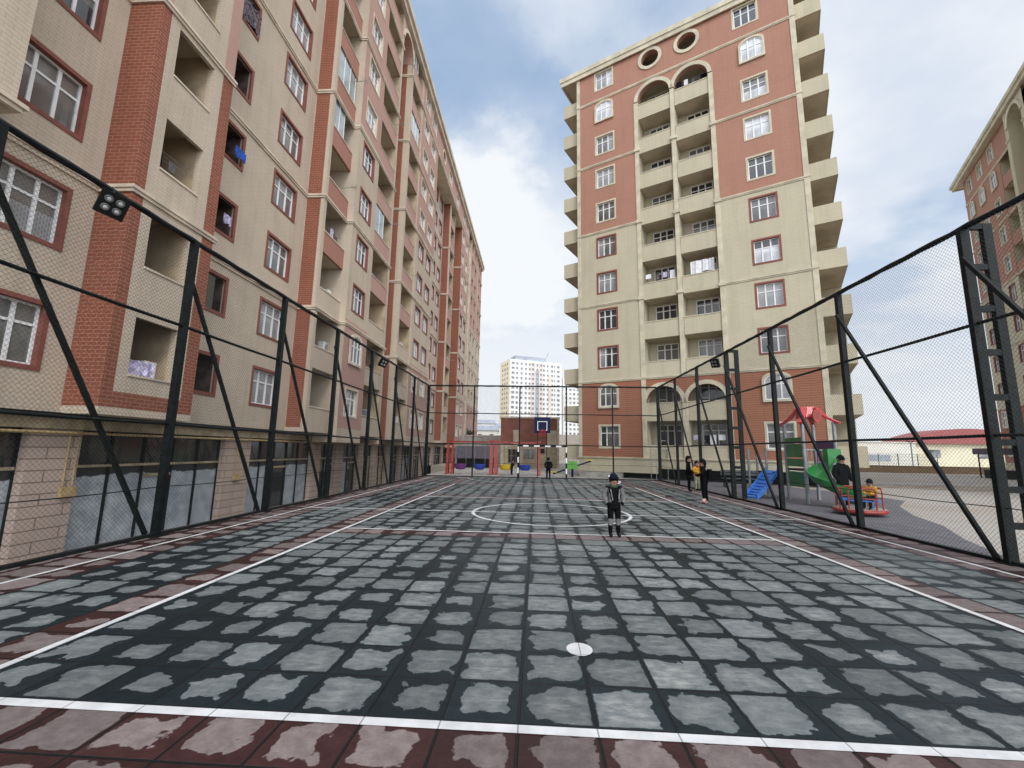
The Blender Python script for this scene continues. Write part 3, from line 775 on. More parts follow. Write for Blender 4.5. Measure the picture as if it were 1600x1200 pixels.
    wall(att, 39.4, 53.85, 31.2, ZT, y3, [(cx - .7, cx + .7, cz - .7, cz + .7, .3), (45.0, 46.3, 32.2, 33.5, .14), (49.6, 50.9, 32.2, 33.5, .14)])
    circ_fill(att, cx, cz, .58, .7, y3, .5)
    att.build('attic_wall', 'salmon_pink', root); circle_trim(cx, cz, .58, .78, y3 - .06, y3 + .02).build('round_window', 'trim', root)
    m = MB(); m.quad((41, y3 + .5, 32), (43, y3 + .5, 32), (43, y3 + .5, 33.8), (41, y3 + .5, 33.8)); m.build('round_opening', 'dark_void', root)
    for c in (45.65, 50.25): window(root, c, y3, 32.85, 1.3, 1.3, .1, 'trim')
    wall(cre, 12.55, 19.15, 31.45, ZT, y3); side(cre, 12.56, y3, 0, 31.45, ZT)
    m = MB(); band(m, [(2, y3 - .02), (74.6, y3 - .02), (74.6, 6)], .45, ZT, ZR); m.build('cornice', 'trim', root)
    m = MB(); m.quad((2, y3 - .4, ZR - .02), (75, y3 - .4, ZR - .02), (75, 13, ZR + .4), (2, 13, ZR + .4)); m.quad((2, y3 - .1, ZT + .03), (74.5, y3 - .1, ZT + .03), (74.5, 13, ZT + .03), (2, 13, ZT + .03)); m.quad((2, 0, -1), (2, 13, -1), (2, 13, ZR), (2, 0, ZR)); m.quad((2, 13, -1), (74.5, 13, -1), (74.5, 13, ZR), (2, 13, ZR)); m.build('roof', 'roof_sheet', root)
    # inside backing so no daylight shows through
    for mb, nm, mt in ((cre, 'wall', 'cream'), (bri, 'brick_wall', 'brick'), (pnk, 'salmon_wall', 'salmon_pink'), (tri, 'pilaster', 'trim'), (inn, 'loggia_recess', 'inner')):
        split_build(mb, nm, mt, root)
    # ---- ground floor shops, set back under the overhang
    ys = .4; GZ = -.97
    m = MB(); m.box(2, 74.5, .02, ys + .25, 2.06, Z0 + .02); m.build('fascia_beam', 'beige_frame', root)
    m = MB(); m.box(2, 74.5, -.12, .018, Z0 - .09, Z0 + .012); m.build('canopy_slab_shade', 'dark_metal', root)  # canopy edge; its near-black colour stands for the shade underneath
    m = MB(); m.tube([(2, -.02, 1.97), (47.5, -.02, 1.97)], .035); 
    for s_ in (10.2, 16.3, 22.5): m.tube([(s_, -.02, 1.97), (s_, .12, 1.9), (s_, .12, .62)], .022); m.tube([(s_ + .22, -.02, 1.97), (s_ + .22, .12, 1.9), (s_ + .22, .12, .7)], .018); m.box(s_ - .06, s_ + .28, .04, .17, .42, .66)
    m.build('gas_pipe', 'gas_yellow', root)
    piers = [(2.6, 3.7), (9.35, 10.5), (15.7, 17.15), (22.1, 23.0), (24.75, 25.75), (27.95, 28.8), (30.6, 31.4), (33.3, 34.1), (36.4, 37.2), (40, 40.8), (43.5, 44.3), (48, 49), (53, 54), (58, 59), (63, 64), (68, 69), (73, 74.5)]
    for a, b_ in piers: MB().box(a, b_, .14, ys + .3, GZ, 2.055).build('pier', 'stone_pier', root)
    kinds = ['w', 'w', 'w', 'd', 'w2', 'b', 'b', 'w', 'w', 'd', 'd', 'd', 'd', 'd', 'd', 'd']
    for i in range(len(piers) - 1):
        a, b_ = piers[i][1], piers[i + 1][0]; kd = kinds[i]
        m = MB(); low = {'w': 3, 'w2': 3, 'd': 1, 'b': 2}[kd]
        n_ = max(2, round((b_ - a) / 1.05)); dr = n_ // 2
        m.m = 1; m.quad((a, ys, 1.14), (b_, ys, 1.14), (b_, ys, 2.06), (a, ys, 2.06))
        for j in range(n_):
            x0, x1 = a + (b_ - a) * j / n_, a + (b_ - a) * (j + 1) / n_
            m.m = 1 if (low == 1 or (kd == 'w2' and j == dr)) else (3 if low == 3 else 2)
            if j == dr and kd == 'w' and i in (2, 7): m.m = 1
            m.quad((x0, ys + (.004 * j), GZ), (x1, ys + (.004 * j), GZ), (x1, ys + (.004 * j), 1.14), (x0, ys + (.004 * j), 1.14))
        m.m = 0
        for j in range(n_ + 1): x = a + (b_ - a) * j / n_; m.box(x - .03, x + .03, ys - .05, ys - .005, GZ, 2.055)
        m.m = 2; m.box(a + .03, b_ - .03, ys - .062, ys - .01, 1.1, 1.17)
        x0 = a + (b_ - a) * dr / n_; x1 = a + (b_ - a) * (dr + 1) / n_
        m.m = 2; m.box(x0 + .03, x1 - .03, ys - .066, ys - .02, .78, .86)
        m.build('shop_front', ['dark_metal', 'pane_shop', 'beige_frame', 'whitewash'], root)
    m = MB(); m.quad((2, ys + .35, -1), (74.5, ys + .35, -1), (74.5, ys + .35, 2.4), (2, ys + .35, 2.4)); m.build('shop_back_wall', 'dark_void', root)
    # wall-mounted boxes and aerials
    for (s_, y_, z_) in ((20.2, y2 + .9, 3.75), (25.6, y3 + 1.2, 3.8), (21.2, y2 + .5, 6.6)):
        m = MB(); m.box(s_, s_ + .75, y_, y_ + .28, z_, z_ + .55); m.m = 1; m.extr([(s_ + .36 + .2 * math.cos(t * PI / 8), z_ + .27 + .2 * math.sin(t * PI / 8)) for t in range(16)], y_ - .012, y_ - .002); m.build('air_conditioner', ['white_pvc', 'grey_steel'], root)
    for (s_, y_, z_) in ((21.3, y2, 22.4), (27.0, y3, 16.8), (26.9, y3, 24.3), (21.0, y2, 15.6), (50, y2, 12.2), (32.4, y3, 15.4)):
        m = MB(); m.tube([(s_, y_ + .1, z_), (s_, y_ - .7, z_ + .05)], .018, 5); m.tube([(s_ - .25, y_ - .5, z_ + .04), (s_ + .25, y_ - .5, z_ + .04)], .012, 4); m.tube([(s_ - .2, y_ - .65, z_ + .05), (s_ + .2, y_ - .65, z_ + .05)], .012, 4); m.build('laundry_bracket', 'grey_steel', root)
    return root
left_block()

# ------------------------------------------------------------------ tower beyond the court
TH = R(29.3); E_ = Vector((math.cos(TH), -math.sin(TH), 0)); N_ = Vector((math.sin(TH), math.cos(TH), 0))
def tower():
    root = thing('apartment_tower', 'freestanding cream and salmon apartment tower with two round holes below its roof', 'apartment building', (3.23, 32.69, 0), -TH, 'apartment blocks around the court')
    W, DP = 15.3, 14.
    LZ = [6.87, 12.72, 18.62, 24.42, 30.1]
    cre, bri, sal, inn = MB(), MB(), MB(), MB()
    zc = lambda k: 2.86 + FL * (k - 1)
    ww, wh = 1.4, 1.5
    for (s0, s1, c) in ((0, 4.72, 2.31), (10.28, 15.0, 12.76)):
        for k in range(1, 11):
            a = 1.35 if k == 1 else 4.0 + FL * (k - 2); b_ = 4.0 + FL * (k - 1)
            if k == 2: b_ = 6.87
            if k == 3: a = 6.87
            if k == 6: b_ = 18.62
            if k == 7: a = 18.62
            if k == 10: b_ = 30.1
            mb = bri if k <= 2 else (cre if k <= 6 else sal)
            arch = k in (2, 10)
            hs = [] if arch else [(c - ww / 2, c + ww / 2, zc(k) - wh / 2, zc(k) + wh / 2, .14)]
            wall(mb, s0, s1, a, b_, 0, hs)
            sm = 'red_trim' if 3 <= k <= 6 else 'trim_tower'
            pn = None
            if (c > 5 and k in (5, 8)): pn = 'pane_bright'
            if k == 10: pn = 'pane_bright'
            if arch: window(root, c, 0, zc(k) + .03, ww - .1, wh + .05, .13, sm, .42, 3, pane=pn, proud=True)
            else: window(root, c, 0, zc(k), ww, wh, .11, sm, pane=pn)
    # attic with two round holes
    hs = [(c - ww / 2, c + ww / 2, zc(11) - wh / 2, zc(11) + wh / 2, .14) for c in (2.31, 12.5)]
    rd = ((6.03, 31.85), (8.70, 31.85))
    hs += [(x - .78, x + .78, z - .78, z + .78, .0) for x, z in rd]
    wall(sal, 0, 15.0, 30.1, 33.0, 0, hs)
    for c in (2.31, 12.5): window(root, c, 0, zc(11), ww, wh, .11, 'trim_tower')
    for x, z in rd:
        circ_fill(sal, x, z, .66, .78, 0, .35); circle_trim(x, z, .66, .9, -.07, .02).build('round_window', 'trim_tower', root)
    m = MB(); m.box(4.9, 9.9, 1.3, 1.35, 30.3, 33); m.build('attic_recess', 'inner', root)
    m = MB(); m.box(15.0, W, -.04, .3, .45, 33.0); m.box(-.05, .22, -.04, .02, 1.35, 33.0); m.build('corner_pilaster', 'trim_tower', root)
    # plinth and the dark basement strip under its right part
    m = MB(); m.box(-.05, 5.6, -.06, .3, .38, 1.35); m.box(5.6, 15.35, -.06, .3, .72, 1.35); m.build('plinth', 'cream_tower', root)
    m = MB(); m.box(-.02, 3.2, -.02, .3, -.1, .38); m.build('plinth_foot', 'concrete', root)
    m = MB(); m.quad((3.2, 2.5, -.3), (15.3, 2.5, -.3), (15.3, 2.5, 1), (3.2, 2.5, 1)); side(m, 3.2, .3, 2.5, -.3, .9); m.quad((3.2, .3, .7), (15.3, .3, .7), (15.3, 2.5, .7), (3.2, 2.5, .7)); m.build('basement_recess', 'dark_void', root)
    # loggia column
    recess(inn, 5.0, 10.0, .02, 1.3, 30.0, 1.45)
    wl = ((6.25, 1.5), (8.98, 1.5))
    for k in range(1, 11):
        zt = 2.2 + 2.89 * (k - 1); zb = 1.35 if k == 1 else zt - 1.2; zf = zt - 1.05
        for i, (s0, s1) in enumerate(((5.002, 7.36), (7.69, 9.998))):
            m = MB(); m.box(s0, s1, .03, .15, zb, zt); m.m = 1; m.box(s0, s1, .152, 1.44, zf - .16, zf); m.m = 2; m.box(s0, s1, .0, .18, zt + .002, zt + .06)
            o = m.build('balcony', ['cream_tower', 'soffit', 'trim_tower'], root)
            clutter(o, s0, s1, .03, zt, zf, 1.3) if rc.random() < .5 else None
            window(o, wl[i][0] + (.05 if i else 0), 1.28, zf + 1.56, 1.5, 1.98, .0, style='door', name='balcony_door', pane=rw.choice(['pane_dark', 'pane_dark', 'pane_grey']))
    for i, (a, b_) in enumerate(((4.70, 5.0), (7.36, 7.69), (10.0, 10.3))):
        m = MB()
        m.box(a, b_, -.07, .3 if i != 1 else 1.44, 1.35, 5.05 if i == 1 else 6.75)
        m.box(a + (.02 if i == 1 else 0), b_ - (.02 if i == 1 else 0), -.05, .3 if i != 1 else 1.44, 6.98, 28.45)
        for z in (12.72, 18.62, 24.42): m.box(a - .06, b_ + .06, -.13, .25, z - .1, z + .12)
        m.build('pilaster', 'trim_tower', root)
    for zs, zt, mb, mt in ((5.08, 6.87, bri, 'brick_tower'), (28.5, 30.1, sal, 'salmon_tower')):
        for cx, r_ in ((6.18, 1.18), (8.845, 1.155)):
            arch_fill(mb, cx, zs, r_, zt, -.0, .35)
            m = MB(); m.ringex(arc_pts(cx, zs, r_, r_), arc_pts(cx, zs, r_ + .27, r_ + .27), -.09, .02, False); m.build('arch_trim', 'trim_tower', root)
        wall(mb, 7.36, 7.69, zs, zt, 0); wall(mb, 4.72, 5.0, zs, zt, 0); wall(mb, 10.0, 10.28, zs, zt, 0)
    for z in LZ:
        m = MB()
        if z in (6.87, 30.1): band(m, [(-.05, 0), (15.36, 0)], .08, z - .08, z + .09)
        else: band(m, [(-.05, 0), (5.02, 0)], .08, z - .08, z + .09); band(m, [(9.98, 0), (15.36, 0)], .08, z - .08, z + .09)
        split_build(m, 'ledge', 'trim_tower', root)
    m = MB(); band(m, [(-.0, 10), (-.0, -.03), (15.33, -.03), (15.33, 10)], .12, 1.27, 1.42); m.build('plinth_ledge', 'trim_tower', root)
    m = MB(); band(m, [(-1.35, 8), (-1.35, -.1), (16.65, -.1), (16.65, 8)], .17, 32.75, 33.5); m.build('cornice', 'trim_tower', root)
    m = MB(); m.box(-1.36, 16.66, -.1, DP, 32.9, 33.46); m.build('roof', 'soffit', root)
    # body behind
    sd = MB(); side(sd, 0, .0, DP, -.2, 33); side(sd, W, .3, DP, -.2, 33); sd.quad((0, DP, -.2), (W, DP, -.2), (W, DP, 33), (0, DP, 33)); sd.build('flank_wall', 'cream_tower', root)
    for mb, nm, mt in ((cre, 'wall', 'cream_tower'), (bri, 'brick_wall', 'brick_tower'), (sal, 'salmon_wall', 'salmon_tower'), (inn, 'loggia_recess', 'cream_tower')): split_build(mb, nm, mt, root)
    # flank balconies
    for k in range(1, 12):
        zt = 2.3 + 2.89 * (k - 1); zb = zt - 1.15
        for (x0, x1, sg) in ((-1.42, 0, -1), (W + .005, W + 1.42, 1)):
            m = MB(); m.box(x0, x1, .35, .47, zb, zt)
            xo = x0 if sg < 0 else x1 - .12
            m.box(xo, xo + .12, .472, 4.2, zb, zt); m.m = 1; m.box(x0 + (.121 if sg < 0 else 0), x1 - (.121 if sg > 0 else 0), .472, 4.2, zb, zb + .15)
            m.m = 0; m.box(x0, x1, 4.202, 4.32, zb, zt + 1.73)
            m.build('balcony', ['cream_tower', 'soffit'], root)
            d = MB(); d.box(W + .004 if sg > 0 else -.03, W + .03 if sg > 0 else -.004, 1.3, 2.9, zb + .2, zb + 2.3); d.build('balcony_door', 'pane_dark', root)
    return root
tower()

# ------------------------------------------------------------------ block at the right edge
def right_block():
    P = E_ * 18.8 + N_ * 66.2
    root = thing('apartment_block', 'salmon and cream apartment block cut off by the right edge, behind the ladder post', 'apartment building', (P.x, P.y, 0), R(240.7), 'apartment blocks around the court')
    cre, bri, sal, inn = MB(), MB(), MB(), MB()
    zc = lambda k: 2.86 + FL * (k - 1)
    SE = 42.
    groups = [(0, 9.3, (1.7, 4.7, 7.7)), (16.2, 26.0, (17.6, 20.6, 23.6)), (32.4, SE, (33.8, 36.8, 39.8))]
    wn = 0
    for s0, s1, cs in groups:
        for k in range(1, 12):
            a = 1.3 if k == 1 else 4.0 + FL * (k - 2); b_ = 4.0 + FL * (k - 1) if k < 11 else 33.0
            mb = bri if k <= 2 else (cre if k <= 6 else sal); arch = k in (2, 10)
            hs = [] if arch else [(c - .6, c + .6, zc(k) - .75, zc(k) + .75, .14) for c in cs]
            wall(mb, s0, s1, a, b_, 0, hs)
            for c in cs:
                sm = 'red_trim' if 3 <= k <= 6 else 'trim_tower'
                if arch: window(root, c, 0, zc(k), 1.15, 1.55, .13, sm, .45, 2, proud=True)
                else: window(root, c, 0, zc(k), 1.2, 1.5, .11, sm, ncol=2)
    for b0 in (9.3, 26.0):
        # loggia strip, tall arch bay, loggia strip
        recess(inn, b0, b0 + 6.9, .02, .3, 33.0, 1.6)
        wall(sal, b0, b0 + 3.0, 30.1, 33, 0)
        for k in range(1, 11):
            zt = 2.3 + 2.89 * (k - 1)
            m = MB(); m.box(b0 + .002, b0 + 2.99, .03, .15, zt - 1.2, zt); m.m = 1; m.box(b0 + .002, b0 + 2.99, .152, 1.6, zt - 1.2, zt - 1.05); m.build('balcony', ['cream_tower' if k < 7 else 'salmon_tower', 'soffit'], root)
            m = MB(); m.box(b0 + 3.62, b0 + 6.2, .4, .52, zt - 1.2, zt); m.m = 1; m.box(b0 + 3.62, b0 + 6.2, .522, 1.6, zt - 1.2, zt - 1.05); m.build('balcony', ['salmon_tower', 'soffit'], root)
        for a in (b0 + 3.0, b0 + 6.2): MB().box(a, a + .62, -.35, 1.6, .3, 31.2).build('pilaster', 'cream_tower', root)
        m = MB(); arch_fill(m, b0 + 4.91, 31.2, 1.29, 33.0, -.35, 1.9); wall(m, b0 + 3.0, b0 + 3.62, 31.2, 33, -.35); wall(m, b0 + 6.2, b0 + 6.82, 31.2, 33, -.35); m.build('arch', 'cream_tower', root)
        m = MB(); m.ringex(arc_pts(b0 + 4.91, 31.2, 1.29, 1.29), arc_pts(b0 + 4.91, 31.2, 1.6, 1.6), -.42, -.3, False); m.build('arch_trim', 'trim_tower', root)
    for z in (1.3, 6.87, 12.72, 18.62, 24.42, 30.1):
        m = MB(); band(m, [(-.03, 0), (9.3, 0), (12.3, 0), (12.3, -.35), (12.92, -.35)], .08, z - .08, z + .09); band(m, [(15.5, -.35), (16.12, -.35), (16.12, 0), (29.0, 0)], .08, z - .08, z + .09); split_build(m, 'ledge', 'trim_tower', root)
    m = MB(); band(m, [(-1.3, 9), (-1.3, -.4), (SE, -.4)], .35, 32.9, 33.6); m.build('cornice', 'trim_tower', root)
    m = MB(); m.box(-1.3, SE, -.4, 14, 33.0, 33.5); m.m = 1
    m.add([(8, 1.5, 33.5), (SE, 1.5, 33.5), (SE, 12, 33.5), (8, 12, 33.5), (10, 5, 36), (SE, 5, 36)], [(0, 1, 5, 4), (3, 0, 4), (2, 3, 4, 5)])
    m.build('roof', ['soffit', 'roof_red'], root)
    m = MB(); side(m, 0, 0, 14, 0, 33); side(m, SE, 0, 14, 0, 33); m.quad((0, 14, 0), (SE, 14, 0), (SE, 14, 33), (0, 14, 33)); m.build('flank_wall', 'cream_tower', root)
    MB().box(0, SE, -.04, .3, -.1, 1.3).build('plinth', 'cream_tower', root)
    for mb, nm, mt in ((cre, 'wall', 'cream_tower'), (bri, 'brick_wall', 'brick_tower'), (sal, 'salmon_wall', 'salmon_tower'), (inn, 'loggia_recess', 'cream_tower')): split_build(mb, nm, mt, root)
    for k in range(1, 12):
        zt = 2.3 + 2.89 * (k - 1)
        m = MB(); m.box(-1.3, -.005, .5, .62, zt - 1.15, zt); m.box(-1.3, -1.18, .622, 4.5, zt - 1.15, zt); m.m = 1; m.box(-1.179, -.005, .622, 4.5, zt - 1.15, zt - 1.0); m.build('balcony', ['cream_tower', 'soffit'], root)
right_block()

# ------------------------------------------------------------------ chain-link fences
def wire_panel(w_, h, pitch=.08, r=.0019):
    """woven wire as thin diagonal rods, local x 0..w, z 0..h"""
    m = MB()
    def rod(p, q, yy):
        d = Vector((q[0] - p[0], 0, q[1] - p[1])).normalized(); n_ = Vector((d.z, 0, -d.x)) * r
        P, Q = Vector((p[0], yy, p[1])), Vector((q[0], yy, q[1])); k = Vector((0, r, 0))
        m.add([P + n_, P - n_ + k * .0, P + k * 1.6, Q + n_, Q - n_, Q + k * 1.6], [(0, 1, 4, 3), (1, 2, 5, 4), (2, 0, 3, 5)])
    c = -h
    while c < w_:
        x0, z0 = (c, 0) if c > 0 else (0, -c)
        x1, z1 = (c + h, h) if c + h < w_ else (w_, w_ - c)
        if x1 > x0: rod((x0, z0), (x1, z1), 0); rod((w_ - x0, z0), (w_ - x1, z1), .004)
        c += pitch
    return m.mesh('wire_mesh', 'wire')
_wp = {}
def fence(label, posts, axis, fixed, H_=6.0, ladders=(), ladder_out=0, brace=None, thin=False, z0=.06):
    t = thing('sports_fence', label, 'fence', (fixed, posts[0], 0) if axis == 'y' else (posts[0], fixed, 0), R(90) if axis == 'y' else 0, 'chain-link fences around the court')
    L0 = posts[0]; rel = [p - L0 for p in posts]
    pw = .085 if thin else .12
    for i, p in enumerate(rel):
        pq = .17 if i in ladders else pw
        m = MB(); pd = .09 if i in ladders else pw; m.box(p - pd / 2, p + pd / 2, -pq / 2, pq / 2, -.02, H_); m.box(p - pw * 1.2, p + pw * 1.2, -pw * 1.2, pw * 1.2, -.02, .012)
        m.build('post', 'fence_paint', t)
        if i in ladders:
            m = MB(); yo = ladder_out; m.box(p - .045, p + .045, yo - .08, yo + .08, -.02, H_ + .08)
            for z in (.62, 1.22, 2.02, 2.81, 3.62, 4.43, 5.23, 6.03): a, b_ = sorted((0, yo)); m.box(p - .04, p + .04, a + .082, b_ - .087, z - .055, z + .055)
            m.build('ladder_frame', 'fence_paint', t)
    n = rel[-1]
    for z, r_ in ((H_, .055), (4.15, .032), (2.14, .03), (.92, .009)):
        sg_ = .0 if z > 5 else (.03 if z < 1 else .012)
        m = MB(); k = int(n / .35); pts_ = [(n * i / k, -.0, z + (.006 * math.sin(i * 2.1) if z > 5 else -sg_ * abs(math.sin(n * i / k / 3.4 * PI)))) for i in range(k + 1)]
        m.tube(pts_, [r_ * (1 + (.12 * math.sin(i * 3.7) if z > 5 else 0)) for i in range(k + 1)], 7); m.build('rail', 'fence_paint', t, True)
    m = MB(); m.box(0, n, -.05, .05, -.03, .055); m.build('kerb', 'dark_metal', t)
    for i in range(len(rel) - 1):
        w_ = round(rel[i + 1] - rel[i] - .1, 2)
        if w_ not in _wp: _wp[w_] = wire_panel(w_, H_ - .1)
        link(_wp[w_], 'wire_mesh', t, (rel[i] + .05, .06, z0))
        if brace:
            lo, hi = (rel[i + 1], rel[i]) if brace > 0 else (rel[i], rel[i + 1])
            sg = -1 if brace > 0 else 1
            m = MB(); m.bar((hi - sg * .03, .1, 5.4), (lo + sg * .12, .1, .05), .065); m.build('brace', 'fence_paint', t)
    return t
PL = [1.45, 4.87, 8.27, 11.65, 15.05, 18.45, 21.85, 25.25, 28.65]
PR = [1.25, 4.65, 8.05, 11.45, 14.85, 18.3, 21.7, 25.15, 28.65]
PF = [-7.2, -4.15, -1.1, 1.98, 4.98, 7.87]
fence('tall dark chain-link fence with slanting braces in front of the shops', PL, 'y', FXL, brace=1)
fence('tall dark chain-link fence with two ladder posts on the playground side of the court', PR, 'y', FXR, ladders=(0, 2, 5), ladder_out=-.41, brace=-1)
fence('tall dark chain-link fence across the far end behind the striped goal', PF, 'x', FY, thin=True)
# thin steel handrail posts outside the far right corner
t = thing('handrail', 'low thin steel handrail outside the far right corner of the fence', 'railing', (7.6, 29.6, 0))
m = MB()
for x in (0, .35, 1.1): m.tube([(x, 0, 0), (x, 0, 2.0)], .02, 6)
m.tube([(0, 0, 2.0), (1.1, 0, 2.0)], .02, 6); m.tube([(0, 0, 1.0), (1.1, 0, 1.0)], .015, 6); m.build('rails', 'grey_steel', t)

# floodlights
def floodlight(loc, rz, label):
    t = thing('floodlight', label, 'floodlight', loc, rz, 'floodlights on the fence')
    m = MB(); m.tube([(0, .18, .35), (0, .16, .28), (0, .0, .25), (0, 0, .22)], .022, 6); m.build('bracket', 'black', t)
    h = MB(); h.box(-.19, .19, -.04, .05, -.2, .2)
    for i in range(7): h.box(-.17, .17, .052 + .0, .13, -.17 + i * .052, -.155 + i * .052)
    ho = h.build('housing', 'black', t); ho.rotation_euler = (R(28), R(8), 0)
    for x in (-.075, .075):
        for z in (-.075, .075):
            d = MB(); d.tube([(x, -.041, z), (x, -.058, z)], [.062, .052], 14); d.m = 1; d.tube([(x, -.0585, z), (x, -.063, z)], [.03, .02], 10)
            d.build('led', ['led_rim', 'led'], ho, True)
    return t
floodlight((-7.12, 6.34, 5.68), R(60), 'black four-lens floodlight nearest the camera, hung on the left fence rail before the brick pillar')
floodlight((-7.12, 19.4, 5.66), R(60), 'small black floodlight far along the left fence rail, before a pale pier')
floodlight((7.8, 19.1, 5.68), R(-60), 'small black floodlight beside the ladder post on the right fence')

# ------------------------------------------------------------------ goal and basketball board
t = thing('handball_goal', 'black and white striped goal frame at the far end of the court', 'goal', (.4, 28.05, 0))
def striped(p, q, name, n, first):
    m = MB(); p, q = Vector(p), Vector(q)
    for i in range(n):
        m.m = (i + first) % 2; m.bar(p.lerp(q, i / n), p.lerp(q, (i + 1) / n), .09)
    m.build(name, ['black', 'paint_white'], t)
striped((-1.53, 0, 0), (-1.53, 0, 2.0), 'goal_post', 6, 0); striped((1.53, 0, 0), (1.53, 0, 2.0), 'goal_post', 6, 0); striped((-1.575, 0, 2.05), (1.575, 0, 2.05), 'crossbar', 9, 0)
m = MB()
for x in (-1.53, 1.53): m.tube([(x, .05, 2.0), (x, .5, 1.9), (x, .55, .0)], .02, 6)
m.build('net_stay', 'black', t)
t = thing('basketball_hoop', 'navy basketball backboard with white square and red ring above the striped goal', 'basketball hoop', (.4, 28.35, 0))
m = MB(); m.box(-.52, .52, 0, .05, 2.9, 3.92); m.build('backboard', 'navy', t)
m = MB(); i_ = [(-.28, 3.1), (.28, 3.1), (.28, 3.62), (-.28, 3.62)]; o_ = [(-.32, 3.06), (.32, 3.06), (.32, 3.66), (-.32, 3.66)]; m.ringex(i_, o_, -.008, .002); m.build('target_square', 'paint_white', t)
m = MB(); m.tube([(.23 * math.cos(k * PI / 10), -.3 + .23 * math.sin(k * PI / 10), 3.06) for k in range(21)], .016, 6, False); m.box(-.06, .06, -.08, -.002, 3.0, 3.1); m.build('ring', 'red_paint', t)
m = MB()
for x in (-.3, .3): m.bar((x, .08, 0), (x, .08, 4.2), .05)
m.build('stand', 'dark_metal', t)
m = MB()
for k in range(12):
    a = k * PI / 6; m.tube([(.22 * math.cos(a), -.3 + .22 * math.sin(a), 3.05), (.13 * math.cos(a + .3), -.3 + .13 * math.sin(a + .3), 2.66)], .006, 4)
m.build('net', 'red_plastic', t)

# ------------------------------------------------------------------ swings beyond the far fence
def swing(x0, x1, seats, label, posts):
    t = thing('swing_frame', label, 'swing', (0, 32, 0), 0, 'red swing frames beyond the far fence')
    for xx, wd in posts:
        m = MB(); m.bar((xx, -.4, 0), (xx, -.02, 2.3), wd, .1); m.build('leg', 'red_paint', t)
        m = MB(); m.bar((xx, .5, 0), (xx, .06, 2.3), wd * .8, .1); m.build('leg', 'red_paint', t)
    for x in (x0, x1): MB().box(x - .17, x + .17, -.12, .14, 2.305, 2.47).build('cap', 'red_paint', t)
    MB().box(x0 + .18, x1 - .18, -.06, .06, 2.26, 2.38).build('beam', 'red_paint', t)
    for x, mt in seats:
        m = MB(); n = 14
        rings = [(.0, .30), (.28, .33), (.40, .46), (.44, .72), (.38, .72), (.32, .5), (0, .42)]
        vs = [(x + r_ * math.cos(2 * PI * k / n), r_ * .8 * math.sin(2 * PI * k / n), z) for r_, z in rings for k in range(n)]
        m.add(vs, [(j * n + k, j * n + (k + 1) % n, (j + 1) * n + (k + 1) % n, (j + 1) * n + k) for j in range(len(rings) - 1) for k in range(n)])
        so_ = m.build('seat', mt, t, True)
        c = MB()
        for dx, dy in ((-.39, 0), (.39, 0)): c.tube([(x + dx, dy, .7), (x + dx * .95, 0, 2.26)], .012, 5)
        c.build('chain', 'grey_steel', so_)
swing(-6.27, -3.24, ((-5.5, 'purple'), (-4.1, 'royal')), 'red swing frame on the left with purple and blue basket seats', ((-6.46, .16), (-6.1, .14), (-3.24, .24)))
swing(-2.9, .22, ((-2.2, 'yellow'), (-.8, 'royal')), 'red swing frame on the right, half behind the goal, with a yellow seat', ((-2.9, .26), (.22, .2)))

# seesaw
t = thing('seesaw', 'seesaw with a bright green block and a slanting blue beam beside the right goal post', 'seesaw', (2.55, 31, 0), R(-4))
m = MB(); m.box(-.33, .33, -.25, .25, .75, 1.08); m.box(-.36, .36, -.28, .28, .55, .75); m.build('pivot_cover', 'green_light', t)
m = MB(); m.tube([(0, 0, 0), (0, 0, .6)], .09, 10); m.build('pivot_post', 'navy', t)
m = MB(); m.bar((-1.35, 0, .18), (1.3, 0, 1.12), .1); m.build('beam', 'navy', t)
for x, z in ((-1.3, .28), (1.2, 1.14)):
    m = MB(); m.box(x - .22, x + .22, -.15, .15, z, z + .06); m.tube([(x * .82, 0, z), (x * .82, 0, z + .3)], .02, 6); m.build('seat', 'yellow', t)

# ------------------------------------------------------------------ playground set
t = thing('play_tower', 'playground tower with red plastic roof, green panels, blue slide and green spiral chute', 'playground set')
A, B = Vector((10.0, 16.95, 0)), Vector((10.2, 18.5, 0)); C_, D_ = B + Vector((1.07, -.12, 0)), A + Vector((1.07, -.12, 0))
for P in (A, B, C_, D_): MB().tube([P, P + Vector((0, 0, 3.0))], .065, 10).build('post', 'grey_steel', t, True)
ctr = (A + C_) / 2
m = MB(); m.prism([(p.x, p.y) for p in (A, D_, C_, B)], 1.16, 1.24); m.build('platform', 'dark_metal', t)
rf = MB(); cz = 3.5
q = [ctr + (p - ctr) * .33 for p in (A, D_, C_, B)]
rf.add([(p.x, p.y, cz + .12) for p in q] + [(p.x + (p - ctr).x * .5, p.y + (p - ctr).y * .5, cz - .3) for p in q], [(0, 1, 2, 3), (0, 4, 5, 1), (1, 5, 6, 2), (2, 6, 7, 3), (3, 7, 4, 0)])
rf.build('roof_cap', 'red_plastic', t)
for i, p in enumerate((A, D_, C_, B)):
    o = (p - ctr); e1 = ctr + o * .36 + Vector((0, 0, cz + .08)); e2 = ctr + o * .75 + Vector((0, 0, cz - .32)); e3 = ctr + o * 1.22 + Vector((0, 0, cz - .55))
    m = MB(); m.bar(e1, e2, .2, .07); m.bar(e2, e3, .16, .07); m.build('roof_arm', 'red_plastic', t)
for p in (A, D_):
    c_ = ctr + ((p + (B if p == A else C_)) / 2 - ctr) * .62
m = MB(); mid = (A + D_) / 2; c_ = ctr.lerp(mid, .8)
